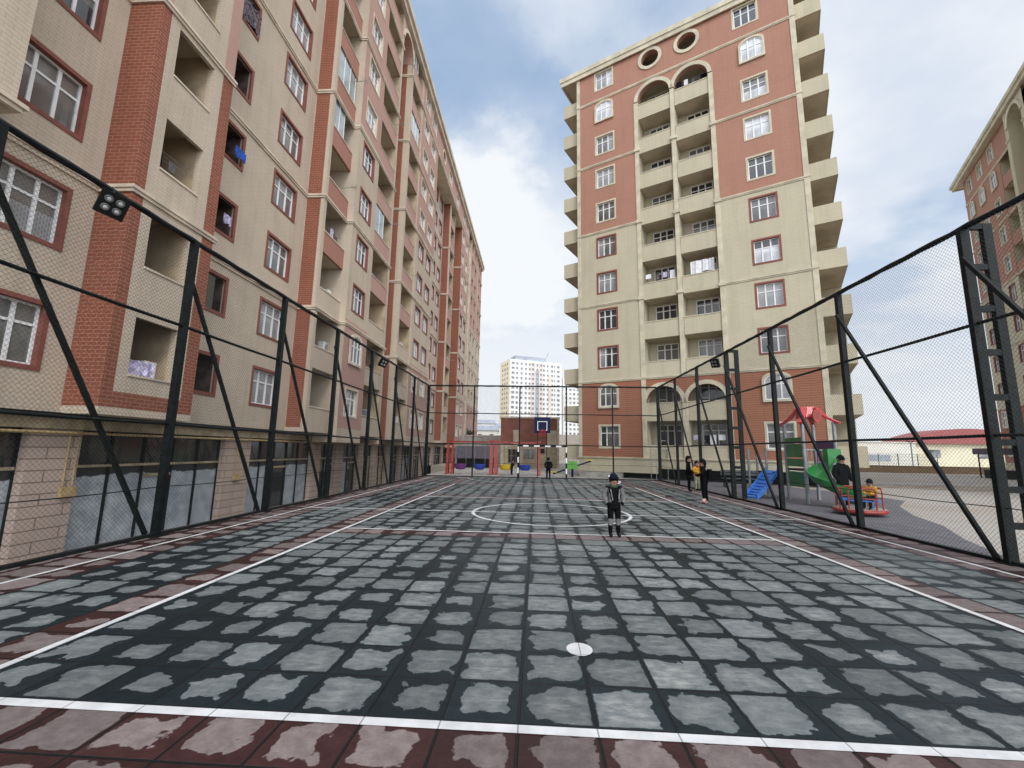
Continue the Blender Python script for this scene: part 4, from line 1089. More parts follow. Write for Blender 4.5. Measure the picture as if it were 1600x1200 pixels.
m.add([(c_.x + .1 + .17 * math.cos(k * PI / 8), c_.y, cz - .26 + .26 * math.sin(k * PI / 8)) for k in range(16)] + [(c_.x + .1 + .17 * math.cos(k * PI / 8), c_.y + .08, cz - .26 + .26 * math.sin(k * PI / 8)) for k in range(16)], [tuple(range(16)), tuple(reversed(range(16, 32)))] + [(k, (k + 1) % 16, 16 + (k + 1) % 16, 16 + k) for k in range(16)])
m.build('roof_gable', 'red_paint', t)
def panel(p, q_, z0, z1, name, mt, off=.0, th=.05):
    m = MB(); d = (q_ - p).normalized(); n_ = Vector((d.y, -d.x, 0)); a = p + d * .08 + n_ * off; b_ = q_ - d * .08 + n_ * off
    m.bar((a.x, a.y, (z0 + z1) / 2), (b_.x, b_.y, (z0 + z1) / 2), th, z1 - z0); return m.build(name, mt, t)
panel(B, A, 1.32, 1.62, 'panel', 'green_plastic'); panel(B, A, 1.66, 2.18, 'panel', 'green_plastic'); panel(B, A, 2.2, 2.42, 'panel', 'green_plastic', .02)
panel(B, A, .55, 1.12, 'panel', 'green_plastic', -.03)
panel(D_, C_, 1.95, 2.3, 'purple_panel', 'purple')
m = MB()
for k in range(9): p = D_.lerp(C_, .1 + .1 * k); m.tube([(p.x, p.y, 1.24), (p.x, p.y, 1.95)], .022, 6)
m.build('purple_bars', 'purple', t)
m = MB()
for k in range(7): p = A.lerp(D_, .1 + .13 * k); m.tube([(p.x, p.y, 1.24), (p.x, p.y, 1.95)], .014, 6)
m.tube([A + Vector((0, 0, 1.95)), D_ + Vector((0, 0, 1.95))], .02, 6); m.build('guard_rail', 'grey_steel', t)
# second low deck on the left with the blue climbing slide
F1, F2 = Vector((9.75, 19.2, 0)), Vector((9.85, 20.2, 0))
for P in (F1, F2, Vector((9.2, 19.6, 0))): MB().tube([P, P + Vector((0, 0, 2.0))], .05, 8).build('post', 'grey_steel', t, True)
MB().prism([(9.75, 18.6), (10.25, 18.6), (10.4, 20.2), (9.85, 20.2)], .98, 1.05).build('low_deck', 'dark_metal', t)
m = MB(); n = 9; pr_ = []
for i in range(n + 1):
    u = i / n; z = 1.05 * (1 - u) ** 1.25 + .06; c = Vector((9.8, 18.95, 0)).lerp(Vector((8.72, 18.6, 0)), u); pr_.append((c, z))
side_v = Vector((.27, -.83, 0)).normalized() * .36
vs = []
for c, z in pr_:
    for s_, dz in ((-1, .12), (-.86, .12), (-.8, 0), (.8, 0), (.86, .12), (1, .12), (1, -.08), (-1, -.08)): vs.append((c.x + side_v.x * s_, c.y + side_v.y * s_, z + dz))
m.add(vs, [(i * 8 + k, i * 8 + (k + 1) % 8, (i + 1) * 8 + (k + 1) % 8, (i + 1) * 8 + k) for i in range(n) for k in range(8)] + [tuple(range(8)), tuple(n * 8 + k for k in reversed(range(8)))])
m.build('slide', 'blue_plastic', t, True)
m = MB()
for i in range(1, n):
    c, z = pr_[i]; m.bar((c.x - side_v.x * .78, c.y - side_v.y * .78, z + .03), (c.x + side_v.x * .78, c.y + side_v.y * .78, z + .01), .035, .03)
m.build('slide_cleats', 'blue_plastic', t)
# spiral chute
m = MB(); n = 26; vs = []; NS = 9
for i in range(n + 1):
    u = i / n; a = R(40) + u * R(275); rad = .46; cx, cy = 10.5, 16.15
    z = 1.2 * (1 - u) + .36
    c = Vector((cx + rad * math.cos(a), cy + rad * math.sin(a), 0)); rdir = Vector((math.cos(a), math.sin(a), 0))
    for k in range(NS):
        t_ = PI + PI * k / (NS - 1); p = c + rdir * (.36 * math.cos(t_)); vs.append((p.x, p.y, z + .36 * math.sin(t_) + (.22 if k == 0 and False else .12)))
    for k in reversed(range(NS)):
        t_ = PI + PI * k / (NS - 1); p = c + rdir * (.32 * math.cos(t_)); vs.append((p.x, p.y, z + .32 * math.sin(t_) + .12))
q_ = 2 * NS
m.add(vs, [(i * q_ + k, i * q_ + (k + 1) % q_, (i + 1) * q_ + (k + 1) % q_, (i + 1) * q_ + k) for i in range(n) for k in range(q_)] + [tuple(range(q_)), tuple(n * q_ + k for k in reversed(range(q_)))])
m.build('spiral_chute', 'green_plastic', t, True)
m = MB(); e0 = Vector((11.2, 16.6, 1.25)); m.box(10.55, 11.02, 16.5, 16.78, 1.3, 2.0); m.build('chute_hood', 'green_plastic', t)
MB().tube([(10.5, 16.15, 0), (10.5, 16.15, 1.5)], .05, 8).build('chute_post', 'grey_steel', t, True)

# ------------------------------------------------------------------ merry-go-round
t = thing('merry_go_round', 'low red merry-go-round with blue bench slats on the dark playground paving', 'merry-go-round', (9.86, 14.2, 0), R(20)); t.scale = (.76, .76, 1)
m = MB(); m.prism([(.86 * math.cos(k * PI / 16), .86 * math.sin(k * PI / 16)) for k in range(32)], .13, .19); m.build('deck', 'deck', t)
m = MB(); m.tube([(.86 * math.cos(k * PI / 16), .86 * math.sin(k * PI / 16), .13) for k in range(33)], .055, 8, False); m.build('rim', 'red_paint', t, True)
MB().tube([(0, 0, 0), (0, 0, .7)], .05, 10).build('spindle', 'dark_metal', t, True)
for k in range(4):
    a0, a1 = k * PI / 2 + .22, k * PI / 2 + PI / 2 - .22
    p0, p1 = Vector((.8 * math.cos(a0), .8 * math.sin(a0), 0)), Vector((.8 * math.cos(a1), .8 * math.sin(a1), 0))
    m = MB(); z = Vector((0, 0, 1)); m.tube([p0 + z * .18, p0 + z * .72, p0.lerp(p1, .1) + z * .8, p0.lerp(p1, .9) + z * .8, p1 + z * .72, p1 + z * .18], .026, 8); m.tube([p0 + z * .5, p1 + z * .5], .02, 6); m.build('handrail', 'red_paint', t, True)
    m = MB(); i0, i1 = p0 * .72, p1 * .72
    m.bar(i0.lerp(i1, -.1) + z * .43, i0.lerp(i1, 1.1) + z * .43, .1, .03); m.bar(i0.lerp(i1, -.12) * 1.2 + z * .43, i0.lerp(i1, 1.12) * 1.2 + z * .43, .1, .03); m.bar((p0 + p1) / 2 * .6 + z * .19, (p0 + p1) / 2 * .95 + z * .43, .04); m.build('bench_slats', 'blue_plastic', t)

# bench
t = thing('bench', 'dark grey slatted bench near the tower plinth behind the ladder post', 'bench', (11.0, 24.2, 0), R(-8))
m = MB()
for i in range(3): m.box(-1.0, 1.0, -.05 + i * .13, .06 + i * .13, .44, .48)
m.build('seat', 'bench_grey', t); m = MB(); m.box(-1.0, 1.0, .36, .4, .62, .74); m.box(-1.0, 1.0, .37, .41, .78, .9); m.build('backrest', 'bench_grey', t)
for x in (-.85, .85): m = MB(); m.box(x - .03, x + .03, -.05, .01, 0, .44); m.box(x - .03, x + .03, .3, .36, 0, .9); m.build('leg', 'dark_metal', t)

# ------------------------------------------------------------------ people
def limb_mesh(nodes, edges, root=0, sub=2):
    me = bpy.data.meshes.new('body'); me.from_pydata([n[0] for n in nodes], edges, [])
    o = bpy.data.objects.new('tmp_body', me); COL.objects.link(o)
    sk = o.modifiers.new('skin', 'SKIN'); sk.use_smooth_shade = True
    ld = me.skin_vertices[0].data
    for i, n in enumerate(nodes): ld[i].radius = n[1] if isinstance(n[1], tuple) else (n[1], n[1]); ld[i].use_root = (i == root)
    ss = o.modifiers.new('sub', 'SUBSURF'); ss.levels = sub; ss.render_levels = sub
    dg = bpy.context.evaluated_depsgraph_get(); dg.update()
    r_ = bpy.data.meshes.new_from_object(o.evaluated_get(dg)); r_.name = 'body'
    bpy.data.objects.remove(o); return r_
def person(label, loc, rz, h, top='cloth_black', sleeve=None, pants='cloth_black', shoe='black', knee=None, head=1.0, arms='down', sit=False, stride=.0, hat=None, hood=None, extra=None, lean=0., scarf=None, group=None):
    t = thing('person', label, 'person', loc, rz, group); sleeve = sleeve or top
    hs = .060 * head          # head half-width
    hc = .925 - .035 * (head - 1)
    neck = .845 - .03 * (head - 1) * 2
    L_ = lean
    N = [((0, 0, .53), (.098, .072)), ((0, -L_ * .3, .63), (.096, .074)), ((0, -L_ * .8, .745), (.104, .074)), ((0, -L_, neck - .03), (.072, .05)), ((0, -L_, neck), (.036, .036)),
         ((0, -L_ - .004, hc - .048 * head), (.046 * head, .05 * head)), ((0, -L_ - .004, hc), (.058 * head, .066 * head)), ((0, -L_, hc + .048 * head), (.048 * head, .056 * head))]
    E = [(0, 1), (1, 2), (2, 3), (3, 4), (4, 5), (5, 6), (6, 7)]
    part = {}
    for sx in (-1, 1):
        b0 = len(N)
        if sit:
            N += [((sx * .055, -.03, .51), .062), ((sx * .075, -.23, .50), .048), ((sx * .075, -.24, .30), .038), ((sx * .075, -.25, .27), .034), ((sx * .075, -.33, .255), (.03, .026))]
        else:
            st = stride * sx
            N += [((sx * .058, 0, .47), .066), ((sx * .064, -st * .5 - .008, .275), .047), ((sx * .066, -st * .6, .15), .042), ((sx * .066, -st, .045), .032), ((sx * .072, -st - .075, .026), (.03, .024))]
        E += [(0, b0), (b0, b0 + 1), (b0 + 1, b0 + 2), (b0 + 2, b0 + 3), (b0 + 3, b0 + 4)]
        a0 = len(N)
        if arms == 'pocket': pa = [(.115, .0, .80), (.165, .02, .655), (.135, -.06, .555), (.115, -.075, .525)]
        elif arms == 'front': pa = [(.115, .0, .80), (.150, -.02, .66), (.075, -.15, .64), (.045, -.18, .635)]
        elif arms == 'out': pa = [(.115, .0, .80), (.185, .0, .655), (.185, -.09, .56), (.18, -.11, .52)]
        else: pa = [(.115, .0, .80), (.145, .01, .66), (.150, -.02, .53), (.150, -.03, .49)]
        N += [((sx * x, y - L_ * (.9 if z > .7 else .6), z), r_) for (x, y, z), r_ in zip(pa, (.050, .046, .036, .024))]
        E += [(2, a0), (a0, a0 + 1), (a0 + 1, a0 + 2), (a0 + 2, a0 + 3)]
        part[sx] = (b0, a0)
    me = limb_mesh(N, E)
    mats = ['skin', top, sleeve, pants, shoe, knee or pants]
    for m_ in mats: me.materials.append(MATS[m_])
    # colour each face by the bone it lies nearest
    bones = []
    for (i, j) in E:
        if j in (5, 6, 7): k = 0
        elif (i, j) == (3, 4): k = 1
        elif i == 0 and j in (part[-1][0], part[1][0]): k = 3
        elif any(j == part[s_][0] + q_ for s_ in part for q_ in (1, 2)): k = 3
        elif any(j == part[s_][0] + q_ for s_ in part for q_ in (4,)): k = 4
        elif any(j == part[s_][0] + 3 for s_ in part): k = 3
        elif any(j == part[s_][1] for s_ in part): k = 1
        elif any(j == part[s_][1] + q_ for s_ in part for q_ in (1, 2)): k = 2
        elif any(j == part[s_][1] + 3 for s_ in part): k = 1 if arms == 'pocket' else 0
        else: k = 1
        bones.append((Vector(N[i][0]), Vector(N[j][0]), k))
    for p in me.polygons:
        c = p.center; best = None
        for a, b_, k in bones:
            d = b_ - a; u = max(0, min(1, (c - a).dot(d) / d.dot(d))); dd = (a + d * u - c).length
            if best is None or dd < best[0]: best = (dd, k)
        k = best[1]
        if k == 3 and c.z > .5 and not sit: k = 1
        if k in (0, 3, 1) and c.z > .60 and c.z < neck - .005 and k != 2: k = 1
        if k == 3 and knee and .20 < c.z < .30: k = 5
        if k == 3 and not sit and c.z < .05: k = 4
        p.material_index = k
    body = link(me, 'body', t); me.polygons.foreach_set('use_smooth', [True] * len(me.polygons))
    # fingers of free hands
    if arms != 'pocket':
        m = MB()
        for sx in (-1, 1):
            w_ = Vector(N[part[sx][1] + 3][0]); d = (w_ - Vector(N[part[sx][1] + 2][0])).normalized(); sd = Vector((0, 1, 0)) if abs(d.y) < .7 else Vector((1, 0, 0)); sd = (sd - d * sd.dot(d)).normalized(); pn = d.cross(sd)
            for q_, ln in zip((-1.5, -.5, .5, 1.5), (.036, .044, .042, .034)):
                b0 = w_ + d * .012 + sd * q_ * .0095; m.tube([b0, b0 + d * ln * .5 + pn * .003, b0 + d * ln * .85 - pn * sx * .012], [.0062, .0056, .004], 6)
            b0 = w_ + sd * -.02; m.tube([b0, b0 - sd * .014 + d * .02, b0 - sd * .012 + d * .036], [.0066, .006, .0045], 6)
        m.build('fingers', 'skin', body, True)
    # face
    m = MB(); yf = -L_ - .004
    m.tube([(0, yf - .060 * head, hc + .006), (0, yf - .078 * head, hc - .014 * head), (0, yf - .062 * head, hc - .017 * head)], [.006, .011 * head, .006], 6); m.m = 1
    for sx in (-1, 1):
        m.tube([(sx * .023 * head, yf - .055 * head, hc + .004), (sx * .023 * head, yf - .0635 * head, hc + .004)], [.009, .006], 8)
        m.m = 0; m.tube([(sx * .052 * head, yf, hc + .01), (sx * .064 * head, yf + .01, hc)], [.016, .012], 6); m.m = 1
    m.m = 2; m.tube([(-.018, yf - .058 * head, hc - .034 * head), (.018, yf - .058 * head, hc - .034 * head)], .005, 5)
    m.build('face', ['skin', 'black', 'cloth_red'], body, True)
    # hair or hat: upper dome
    def dome(name, mt, zlo_front, zlo_back, k, ztop=1.0):
        m = MB(); nu, nv = 18, 7; vs = []
        for j in range(nv + 1):
            for i in range(nu):
                a = 2 * PI * i / nu; back = (1 + math.sin(a)) / 2; lo = zlo_front + (zlo_back - zlo_front) * back
                ph = lo + (PI / 2 - lo) * j / nv
                vs.append((.060 * head * k * math.cos(a) * math.cos(ph), yf + .070 * head * k * math.sin(a) * math.cos(ph), hc + .008 + .088 * head * k * ztop * math.sin(ph)))
        m.add(vs, [(j * nu + i, j * nu + (i + 1) % nu, (j + 1) * nu + (i + 1) % nu, (j + 1) * nu + i) for j in range(nv) for i in range(nu)])
        return m.build(name, mt, body, True)
    if hat: 
        dome('cap', hat, .22, -.05, 1.13); m = MB(); m.extr([(.05 * head * math.cos(k * PI / 8), hc + .028) for k in range(0)] or [(-.05 * head, hc + .03 * head), (.05 * head, hc + .03 * head), (.05 * head, hc + .037 * head), (-.05 * head, hc + .037 * head)], yf - .115 * head, yf - .05 * head); m.build('cap_peak', hat, body)
        dome('hair', 'hair', -.05, -.75, 1.06, .8)
    else: dome('hair', 'hair', .42, -.75, 1.10)
    if hood or scarf:
        m = MB(); m.tube([(.052 * math.cos(k * PI / 8), -L_ * .95 + .05 * math.sin(k * PI / 8), neck - .006 + .01 * math.sin(k * PI / 8)) for k in range(17)], .026, 8, False); m.build('collar', hood or scarf, body, True)
    # jacket skirt so the coat ends in a hem
    if not sit:
        m = MB(); nu = 16; vs = []
        for z, a, b_ in ((.62, .094, .076), (.55, .102, .082), (.47, .108, .088), (.465, .098, .078)):
            vs += [(a * math.cos(2 * PI * i / nu), -L_ * .2 + b_ * math.sin(2 * PI * i / nu), z) for i in range(nu)]
        m.add(vs, [(j * nu + i, j * nu + (i + 1) % nu, (j + 1) * nu + (i + 1) % nu, (j + 1) * nu + i) for j in range(3) for i in range(nu)]); m.build('jacket_hem', top, body, True)
    for ch in t.children: ch.scale = (h, h, h)
    if extra: extra(t, h)
    return t
def backpack(t, h):
    m = MB(); m.prism([(.10 * math.cos(k * PI / 8) * h, (.115 + .055 * math.sin(k * PI / 8)) * h) for k in range(16)], .56 * h, .79 * h); m.build('backpack', 'cloth_black', t, True)
def pompom(t, h):
    for x, y, z in ((-.075, 0, .985), (.10, -.03, .89)):
        m = MB(); m.tube([(x * h, y * h, (z - .018) * h), (x * h, y * h, z * h), (x * h, y * h, (z + .018) * h)], [.006 * h, .017 * h, .006 * h], 8); m.build('pompom', 'shoe_white', t, True)
    m = MB(); m.tube([(.055 * h, -.06 * h, .87 * h), (.10 * h, -.03 * h, .885 * h)], .006 * h, 5); m.build('hat_cord', 'shoe_white', t, True)
    m = MB()
    m.bar((-.075 * h, -.075 * h, .78 * h), (-.045 * h, -.082 * h, .60 * h), .012 * h); m.bar((.075 * h, -.075 * h, .78 * h), (.06 * h, -.082 * h, .62 * h), .012 * h)
    m.build('vest_piping', 'cloth_grey', t)
person('child in dark cap and black vest with grey sleeves, standing alone mid court', (1.64, 9.46, 0), R(8), 1.25, 'cloth_black', 'cloth_dim', 'cloth_black', 'black', 'cloth_dim', 1.2, 'pocket', hat='cloth_navy', scarf='cloth_green', extra=pompom)
person('tall slim child all in black, leftmost of the trio by the right sideline', (7.12, 21.05, 0), R(70), 1.6, 'cloth_black', None, 'cloth_black', 'black', head=1.05, arms='pocket', hood='cloth_black')
person('child in a yellow-orange jacket and khaki trousers between two dark figures', (7.75, 21.75, 0), R(20), 1.36, 'cloth_yellow', None, 'cloth_khaki', 'black', head=1.15, arms='front', hood='cloth_red')
person('child in black with a backpack and white shoes, nearest of the trio by the sideline', (6.01, 16.15, 0), R(-115), 1.52, 'cloth_black', None, 'cloth_black', 'shoe_white', head=1.1, arms='front', stride=.03, hood='cloth_navy', extra=backpack, lean=.02)
person('child in a dark jacket seen from behind under the striped goal', (.78, 27.6, 0), R(180), 1.33, 'cloth_black', None, 'cloth_black', 'black', head=1.05, arms='pocket', stride=.04)
person('adult in a black coat and flat cap standing behind the merry-go-round', (10.38, 15.6, 0), R(10), 1.74, 'cloth_black', None, 'cloth_navy', 'black', head=.98, arms='pocket', hat='cloth_black', hood='cloth_black')
person('small child in a yellow jacket and dark trousers sitting on the merry-go-round', (10.1, 14.0, -.06), R(-60), 1.1, 'cloth_yellow', None, 'cloth_navy', 'black', head=1.2, arms='front', sit=True, hat='cloth_navy')
person('dark-clothed child stooping beside the yellow swing seat', (-1.75, 31.9, 0), R(60), 1.05, 'cloth_black', None, 'cloth_navy', 'black', head=1.15, arms='front', lean=.09)
# ball
m = bpy.data.meshes.new('ball'); bm = bmesh.new(); bmesh.ops.create_icosphere(bm, subdivisions=3, radius=.1); bm.to_mesh(m); bm.free()
m.materials.append(plain('ball_red', (.30, .09, .07), .6)); m.materials.append(plain('ball_pale', (.50, .40, .36), .6)); m.polygons.foreach_set('use_smooth', [True] * len(m.polygons))
for p in m.polygons: p.material_index = 1 if (math.sin(p.center.x * 38) * math.sin(p.center.y * 38 + 1) * math.sin(p.center.z * 38 + .5)) > 0 else 0
tag(link(m, 'ball', None, (5.9, 15.98, .1)), 'small red and white ball at the feet of the child with white shoes', 'ball')

# ------------------------------------------------------------------ laundry
def laundry(name, label, x, y, z, w_, h, mt, axis='y', th=.012, folds=9):
    m = MB(); n = 26; vs = []
    for i in range(n + 1):
        u = i / n; d = .03 * math.sin(u * folds * 2.1) + .02 * math.sin(u * folds * 5)
        lo = -h * (.92 + .08 * math.sin(u * 7))
        for off in (0, th):
            for zz_ in (0, lo): vs.append(((d + off, (u - .5) * w_, zz_) if axis == 'y' else ((u - .5) * w_, d + off, zz_)))
    m.add(vs, [f for i in range(n) for f in ((i * 4, i * 4 + 4, i * 4 + 5, i * 4 + 1), (i * 4 + 2, i * 4 + 3, i * 4 + 7, i * 4 + 6), (i * 4, i * 4 + 2, i * 4 + 6, i * 4 + 4), (i * 4 + 1, i * 4 + 5, i * 4 + 7, i * 4 + 3))])
    o = m.build(name, mt, None, True, (x, y, z)); return tag(o, label, 'laundry')
laundry('hanging_laundry', 'lilac and white washing hanging low over the first floor loggia by the brick pillar', -10.62, 10.85, 3.92, .8, .42, 'lilac')
laundry('hanging_laundry', 'bright blue cloth in a small brick-framed opening of the left block', -11.2, 14.2, 12.75, .55, .4, 'blue_cloth')
laundry('hanging_blanket', 'dark patterned blanket hung across an upper brick-framed opening', -11.36, 14.07, 19.0, 1.1, 1.0, 'print_cloth')
laundry('hanging_laundry', 'pale cloth in the small opening just above the fence rail', -11.2, 13.95, 9.95, .35, .35, 'lilac')
_p = Vector((3.23, 32.69, 0)) + E_ * 8.95 + N_ * .35
o = laundry('hanging_sheet', 'white sheet spread in the right-hand loggia at mid height of the tower', _p.x, _p.y, 14.85, 1.5, .95, 'sheet', 'x'); o.rotation_euler = (0, 0, -TH)

# ------------------------------------------------------------------ background
# low brick outbuilding behind the goal
t = thing('outbuilding', 'low dark brick outbuilding with beige panels behind the basketball board', 'building', (0, 46, 0))
MB().box(-3.75, 2.4, 0, 8, 2.4, 5.15).build('wall', 'low_brick', t)
MB().box(-3.85, 2.5, -.08, 8.1, 5.15, 5.3).build('parapet', 'trim', t)
MB().box(-3.75, 2.4, .05, 8, -.1, 2.39).build('ground_floor_wall', 'beige_panel', t)
for a, b_ in ((-2.4, -1.75), (1.15, 2.15)): MB().box(a, b_, -.05, .1, 2.42, 3.9).build('wall_panel', 'beige_panel', t)
MB().box(2.2, 2.42, -.1, 0.3, 0, 5.14).build('corner_pier', 'trim', t)
for a, b_, z0, z1, mt in ((-2.9, -1.9, .5, 1.9, 'dark_void'), (.45, .9, 1.5, 2.0, 'dark_void'), (1.5, 2.3, .0, 2.1, 'beige_frame'), (-1.3, -.2, .9, 1.9, 'pane_grey')):
    m = MB(); m.box(a, b_, -.03, .03, z0, z1); m.build('shutter', mt, t)
m = MB()
for k in range(9): m.bar((-3.3 + .4 * k, -.12, .0), (-3.3 + .4 * k, -.12, 2.3), .03)
for z in (.5, 1.2, 1.9): m.bar((-3.4, -.12, z), (0, -.12, z), .03)
m.build('grille', 'beige_frame', t)
# plum-grey market stall roof further left
t = thing('carport', 'plum-grey corrugated carport roof behind the left swing frame', 'carport', (-6.1, 42, 0))
m = MB(); n = 24; vs = []
for i in range(n + 1):
    x = -1.9 + 3.9 * i / n; zz_ = .03 * (i % 2); vs += [(x, 0, .95 + zz_), (x, 1.2, 2.1 + zz_), (x, 1.2, 2.06 + zz_), (x, 0, .91 + zz_)]
m.add(vs, [(i * 4 + k, i * 4 + (k + 1) % 4, i * 4 + 4 + (k + 1) % 4, i * 4 + 4 + k) for i in range(n) for k in range(4)]); m.build('roof', 'purple_grey' if 'purple_grey' in MATS else plain('purple_grey', (.07, .055, .075), .7), t)
for x in (-1.8, 0, 1.9): MB().box(x - .05, x + .05, .3, .4, 0, 1.2).build('post', 'dark_metal', t)
MB().box(-1.9, 1.9, 2.2, 2.3, 0, 1.0).build('back_panel', 'dark_void', t)
# grey yard wall and pale houses beyond
t = thing('yard_wall', 'grey concrete yard wall between the long block and the brick outbuilding', 'wall', (-7.6, 58, 0))
MB().box(-4, 4, 0, .4, 0, 3.6).build('wall', 'concrete', t); MB().box(-4.05, 4.05, -.05, .45, 3.6, 3.72).build('coping', 'trim', t)
hr = random.Random(5)
def house(x, y, w_, d, h, z, mt, label):
    t = thing('house', label, 'house', (x, y, z), R(hr.uniform(-15, 15)), 'pale houses on the rise behind the yard wall')
    MB().box(-w_ / 2, w_ / 2, 0, d, -6, h).build('wall', mt, t)
    m = MB(); m.add([(-w_ / 2 - .3, -.3, h), (w_ / 2 + .3, -.3, h), (w_ / 2 + .3, d + .3, h), (-w_ / 2 - .3, d + .3, h), (-w_ / 2 - .3, d / 2, h + 1.4), (w_ / 2 + .3, d / 2, h + 1.4)], [(0, 1, 5, 4), (2, 3, 4, 5), (3, 0, 4), (1, 2, 5), (0, 3, 2, 1)]); m.build('roof', 'bluegrey', t)
    for k in range(3): MB().box(-w_ / 2 + w_ * (k + .5) / 3 - .5, -w_ / 2 + w_ * (k + .5) / 3 + .5, -.05, .05, h - 2.2, h - .9).build('window', 'far_glass', t)
struct(MB().add([(-60, 85, -.1), (20, 85, -.1), (20, 190, 9), (-60, 190, 9)], [(0, 1, 2, 3)]).build('hill', 'bare_earth'))
house(-14.5, 112, 9, 7, 3.2, 3.6, 'hall_pale', 'long pale house on the rise, left of the brick outbuilding')
house(-18, 135, 10, 7, 3.8, 6.2, 'white_wall', 'white house higher on the rise next to the long block')
house(-10.5, 150, 9, 7, 3.2, 6.6, 'hall_pale', 'small pale house at the top of the rise')
# tree in front of the houses
def tree(loc, h, cr, label, seed):
    rr = random.Random(seed); t = thing('tree', label, 'tree', loc)
    m = MB(); m.tube([(0, 0, -.3), (.05, 0, h * .35), (.0, .05, h * .6)], [.16, .11, .05], 8)
    for k in range(6): a = rr.uniform(0, 6.28); m.tube([(0, 0, h * rr.uniform(.35, .55)), (math.cos(a) * cr * .7, math.sin(a) * cr * .7, h * rr.uniform(.6, .9))], [.05, .015], 5)
    m.build('trunk', 'bare_earth', t)
    m = MB()
    for k in range(900):
        a, b_ = rr.uniform(0, 6.28), rr.uniform(-1, 1); rad = cr * rr.uniform(.35, 1) * (.75 + .35 * math.sin(a * 3 + b_ * 4))
        c = Vector((math.cos(a) * rad * math.sqrt(1 - b_ * b_), math.sin(a) * rad * math.sqrt(1 - b_ * b_), h * .68 + b_ * h * .3)); s_ = rr.uniform(.08, .2)
        u = Vector((rr.uniform(-1, 1), rr.uniform(-1, 1), rr.uniform(-1, 1))).normalized(); v_ = u.orthogonal().normalized()
        m.quad(c - u * s_, c + v_ * s_ * .6, c + u * s_, c - v_ * s_ * .6)
    m.build('crown', 'leaf', t)
tree((-11.6, 62, 0), 5.2, 1.5, 'dark green tree behind the yard wall beside the long block', 2)
tree((-9.9, 64, 0), 4.6, 1.2, 'smaller dark tree behind the yard wall nearer the brick outbuilding', 4)

# white high-rise far behind
def highrise():
    t = thing('high_rise', 'white high-rise with sunlight-tinted side wall and grey central strip, far behind the court', 'high-rise', (-16.5, 262, 0), R(25))
    W, Dp, Hh = 36, 17, 58
    MB().box(0, W, 0, Dp, -5, Hh).build('wall', 'white_wall', t)
    m = MB(); m.box(-.08, -.02, .3, Dp - .3, -5, Hh - .4); m.build('side_wall', 'sun_tinted_wall', t)  # warm sunlight on this side is put into the wall colour
    for a, b_, mt, z in ((14.2, 16.8, 'pink_wall', Hh - .5), (17.5, 19.5, 'bluegrey', Hh - 6), (19.7, 22.2, 'pink_wall', Hh - 1), (26.6, 28.4, 'pink_wall', Hh - 8)):
        MB().box(a, b_, -.4, -.01, -5, z).build('facade_strip', mt, t)
    m = MB(); m.box(5, 26, 3, 12, Hh, Hh + 3.2); m.box(12, 20, 2.5, 12.5, Hh, Hh + 2.4); m.build('roof_house', 'bluegrey', t)
    m = MB(); m.bar((26, 6, Hh), (29.5, 6, Hh + 8), .3); m.bar((26, 6, Hh), (26, 6, Hh + 3), .25); m.build('crane_jib', 'grey_steel', t)
    cols = [(1.9, 1.9), (4.4, 1.3), (7.1, 1.3), (9.8, 1.3), (12.0, 1.2), (14, 1.5), (16.7, 1.0), (19, 1.2), (21.0, 1.3), (23.4, 1.0), (26.2, 1.5), (27.9, .7), (30.3, 1.8)]
    wm = {}
    cnt = 0; rest = MB()
    for r_ in range(18):
        z = Hh - 2.6 - 3.05 * r_
        for c, w_ in cols:
            c *= 36 / 32.5; yy = -.45 if any(a < c < b_ for a, b_ in ((14.2, 16.8), (17.5, 19.5), (19.7, 22.2), (26.6, 28.4))) else -.05
            if cnt < 98:
                if w_ not in wm: wm[w_] = MB().box(-w_ / 2, w_ / 2, -.05, .0, -.75, .75).mesh('window', 'far_glass')
                link(wm[w_], 'window', t, (c, yy, z))
            else: rest.box(c - w_ / 2, c + w_ / 2, yy - .05, yy, z - .75, z + .75)
            cnt += 1
        for yy in (4, 8, 12): rest.box(-.14, -.081, yy - .8, yy + .8, z - .7, z + .7)
    struct(rest.build('window', 'far_glass', t), 'stuff')
    t2 = thing('high_rise', 'second white high-rise, mostly hidden behind the right tower and the first one', 'high-rise', (18.5, 300, 0), R(20))
    MB().box(0, 16, 0, 14, -5, 53).build('wall', 'white_wall', t2)
    m = MB()
    for r_ in range(16):
        for c in range(5): MB_c = m.box(1.6 + 3 * c, 3.1 + 3 * c, -.06, -.01, 50 - 3.05 * r_, 51.4 - 3.05 * r_)
    struct(m.build('window', 'far_glass', t2), 'stuff')
highrise()

# right-hand lot
t = thing('boundary_wall', 'low brown wall along the far side of the sandy lot', 'wall', (20, 54, 0), R(-1))
MB().box(0, 46, 0, .3, -.1, .72).build('wall', 'lot_wall', t); MB().box(-.05, 46, -.04, .34, .722, .8).build('coping', 'lot_wall', t)
t = thing('lot_fence', 'thin wire fence on posts standing on the low brown wall', 'fence', (30, 55.2, 0), R(-1))
m = MB()
for k in range(9): m.bar((k * 2.2, 0, -.1), (k * 2.2, 0, 2.2), .06)
m.build('posts', 'grey_steel', t)
m = MB()
for z in (1., 1.4, 1.8, 2.15): m.bar((0, 0, z), (17.6, 0, z), .02)
for k in range(110): m.bar((k * .16, .02, .8), (k * .16, .02, 2.15), .014)
m.build('wire_mesh', 'grey_steel', t)
t = thing('hall', 'long pale yellow hall with a red arched roof beyond the low wall', 'building', (74.5, 92, 0), R(0))
MB().box(0, 60, 0, 5, -1, 4.75).build('wall', 'hall_yellow', t)
m = MB(); n = 16; vs = []
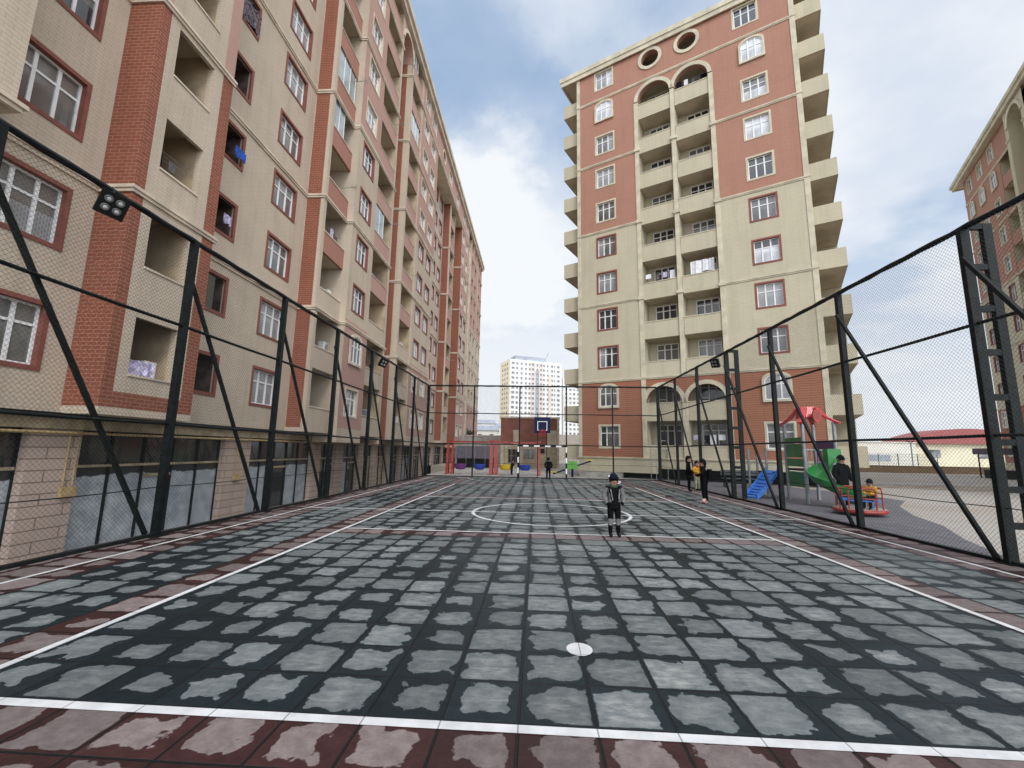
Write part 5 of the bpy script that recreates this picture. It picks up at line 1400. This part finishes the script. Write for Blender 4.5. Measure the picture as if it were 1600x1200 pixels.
for i in range(n + 1):
    u = i / n; z = 4.75 + 2.9 * math.sin(PI * u) ** .8; vs += [(-1.5 + 26 * u, -.6, z), (-1.5 + 26 * u, 5.5, z)]
m.add(vs, [(2 * i, 2 * i + 2, 2 * i + 3, 2 * i + 1) for i in range(n)] + [tuple(2 * i for i in range(n + 1)), tuple(2 * i + 1 for i in reversed(range(n + 1)))]); m.build('roof', 'roof_red', t)
MB().box(-.6, 24, -.8, -.65, 4.6, 5.5).build('roof_edge', 'roof_red', t)
for k in range(5): MB().box(4 + 9 * k, 6 + 9 * k, -.06, .02, 1.8, 3.4).build('window', 'far_glass', t)
t = thing('warehouse', 'long whitish warehouse left of the yellow hall', 'building', (65, 87, 0), R(0))
MB().box(-16, 6.8, 0, 4.5, -1, 4.5).build('wall', 'hall_pale', t); MB().box(-16.3, 6.9, -.2, 4.7, 4.5, 4.65).build('roof', 'hall_pale', t); MB().box(-10, 2, -.05, .02, 1.0, 2.2).build('window_band', 'bluegrey', t)
t = thing('street_lamp', 'twin-headed lamp post in front of the yellow hall', 'street lamp', (46.5, 57, 0))
MB().tube([(0, 0, 0), (0, 0, 3.6)], .06, 8).build('pole', 'grey_steel', t)
for sx in (-1, 1): m = MB(); m.tube([(0, 0, 3.5), (sx * .3, 0, 3.7)], .03, 6); m.box(sx * .25 - .14, sx * .25 + .14, -.1, .1, 3.68, 3.78); m.build('lamp_head', 'dark_metal', t)
t = thing('kiosk', 'dark kiosk with flat plum roof before the block at the right edge', 'kiosk', (42.8, 42.2, 0), R(-20))
MB().box(-1.9, 1.9, -1.3, 1.3, 2.15, 2.7).build('roof', 'purple_grey', t)
for x, y in ((-1.6, -1.1), (1.6, -1.1), (-1.6, 1.1), (1.6, 1.1)): MB().tube([(x, y, 0), (x, y, 2.16)], .06, 8).build('post', 'dark_metal', t)
MB().box(-1.4, 1.4, -1.0, 1.0, 0, .75).build('counter', 'dark_void', t)
struct(MB().prism([(19, 27.5), (24, 25.5), (33, 27), (36, 30), (30, 32), (22, 31)], -.2, -.02).build('bare_earth_patch', 'bare_earth'))
rs_ = random.Random(9)
for i, (x, y, lab) in enumerate(((25.6, 25.0, 'pale kerb stone lying on the sandy lot, nearest the fence'), (27.0, 25.6, 'pale broken slab on the sandy lot beside the kerb stone'), (31.5, 29.5, 'grey rubble lump on bare earth further across the lot'))):
    m = MB(); pts_ = [(rs_.uniform(.5, .8) * math.cos(k * PI / 4), rs_.uniform(.25, .4) * math.sin(k * PI / 4)) for k in range(8)]; m.prism(pts_, -.1, rs_.uniform(.12, .22)); tag(m.build('rubble', 'rubble_stone', None, False, (x, y, 0)), lab, 'rubble', 'rubble on the sandy lot')
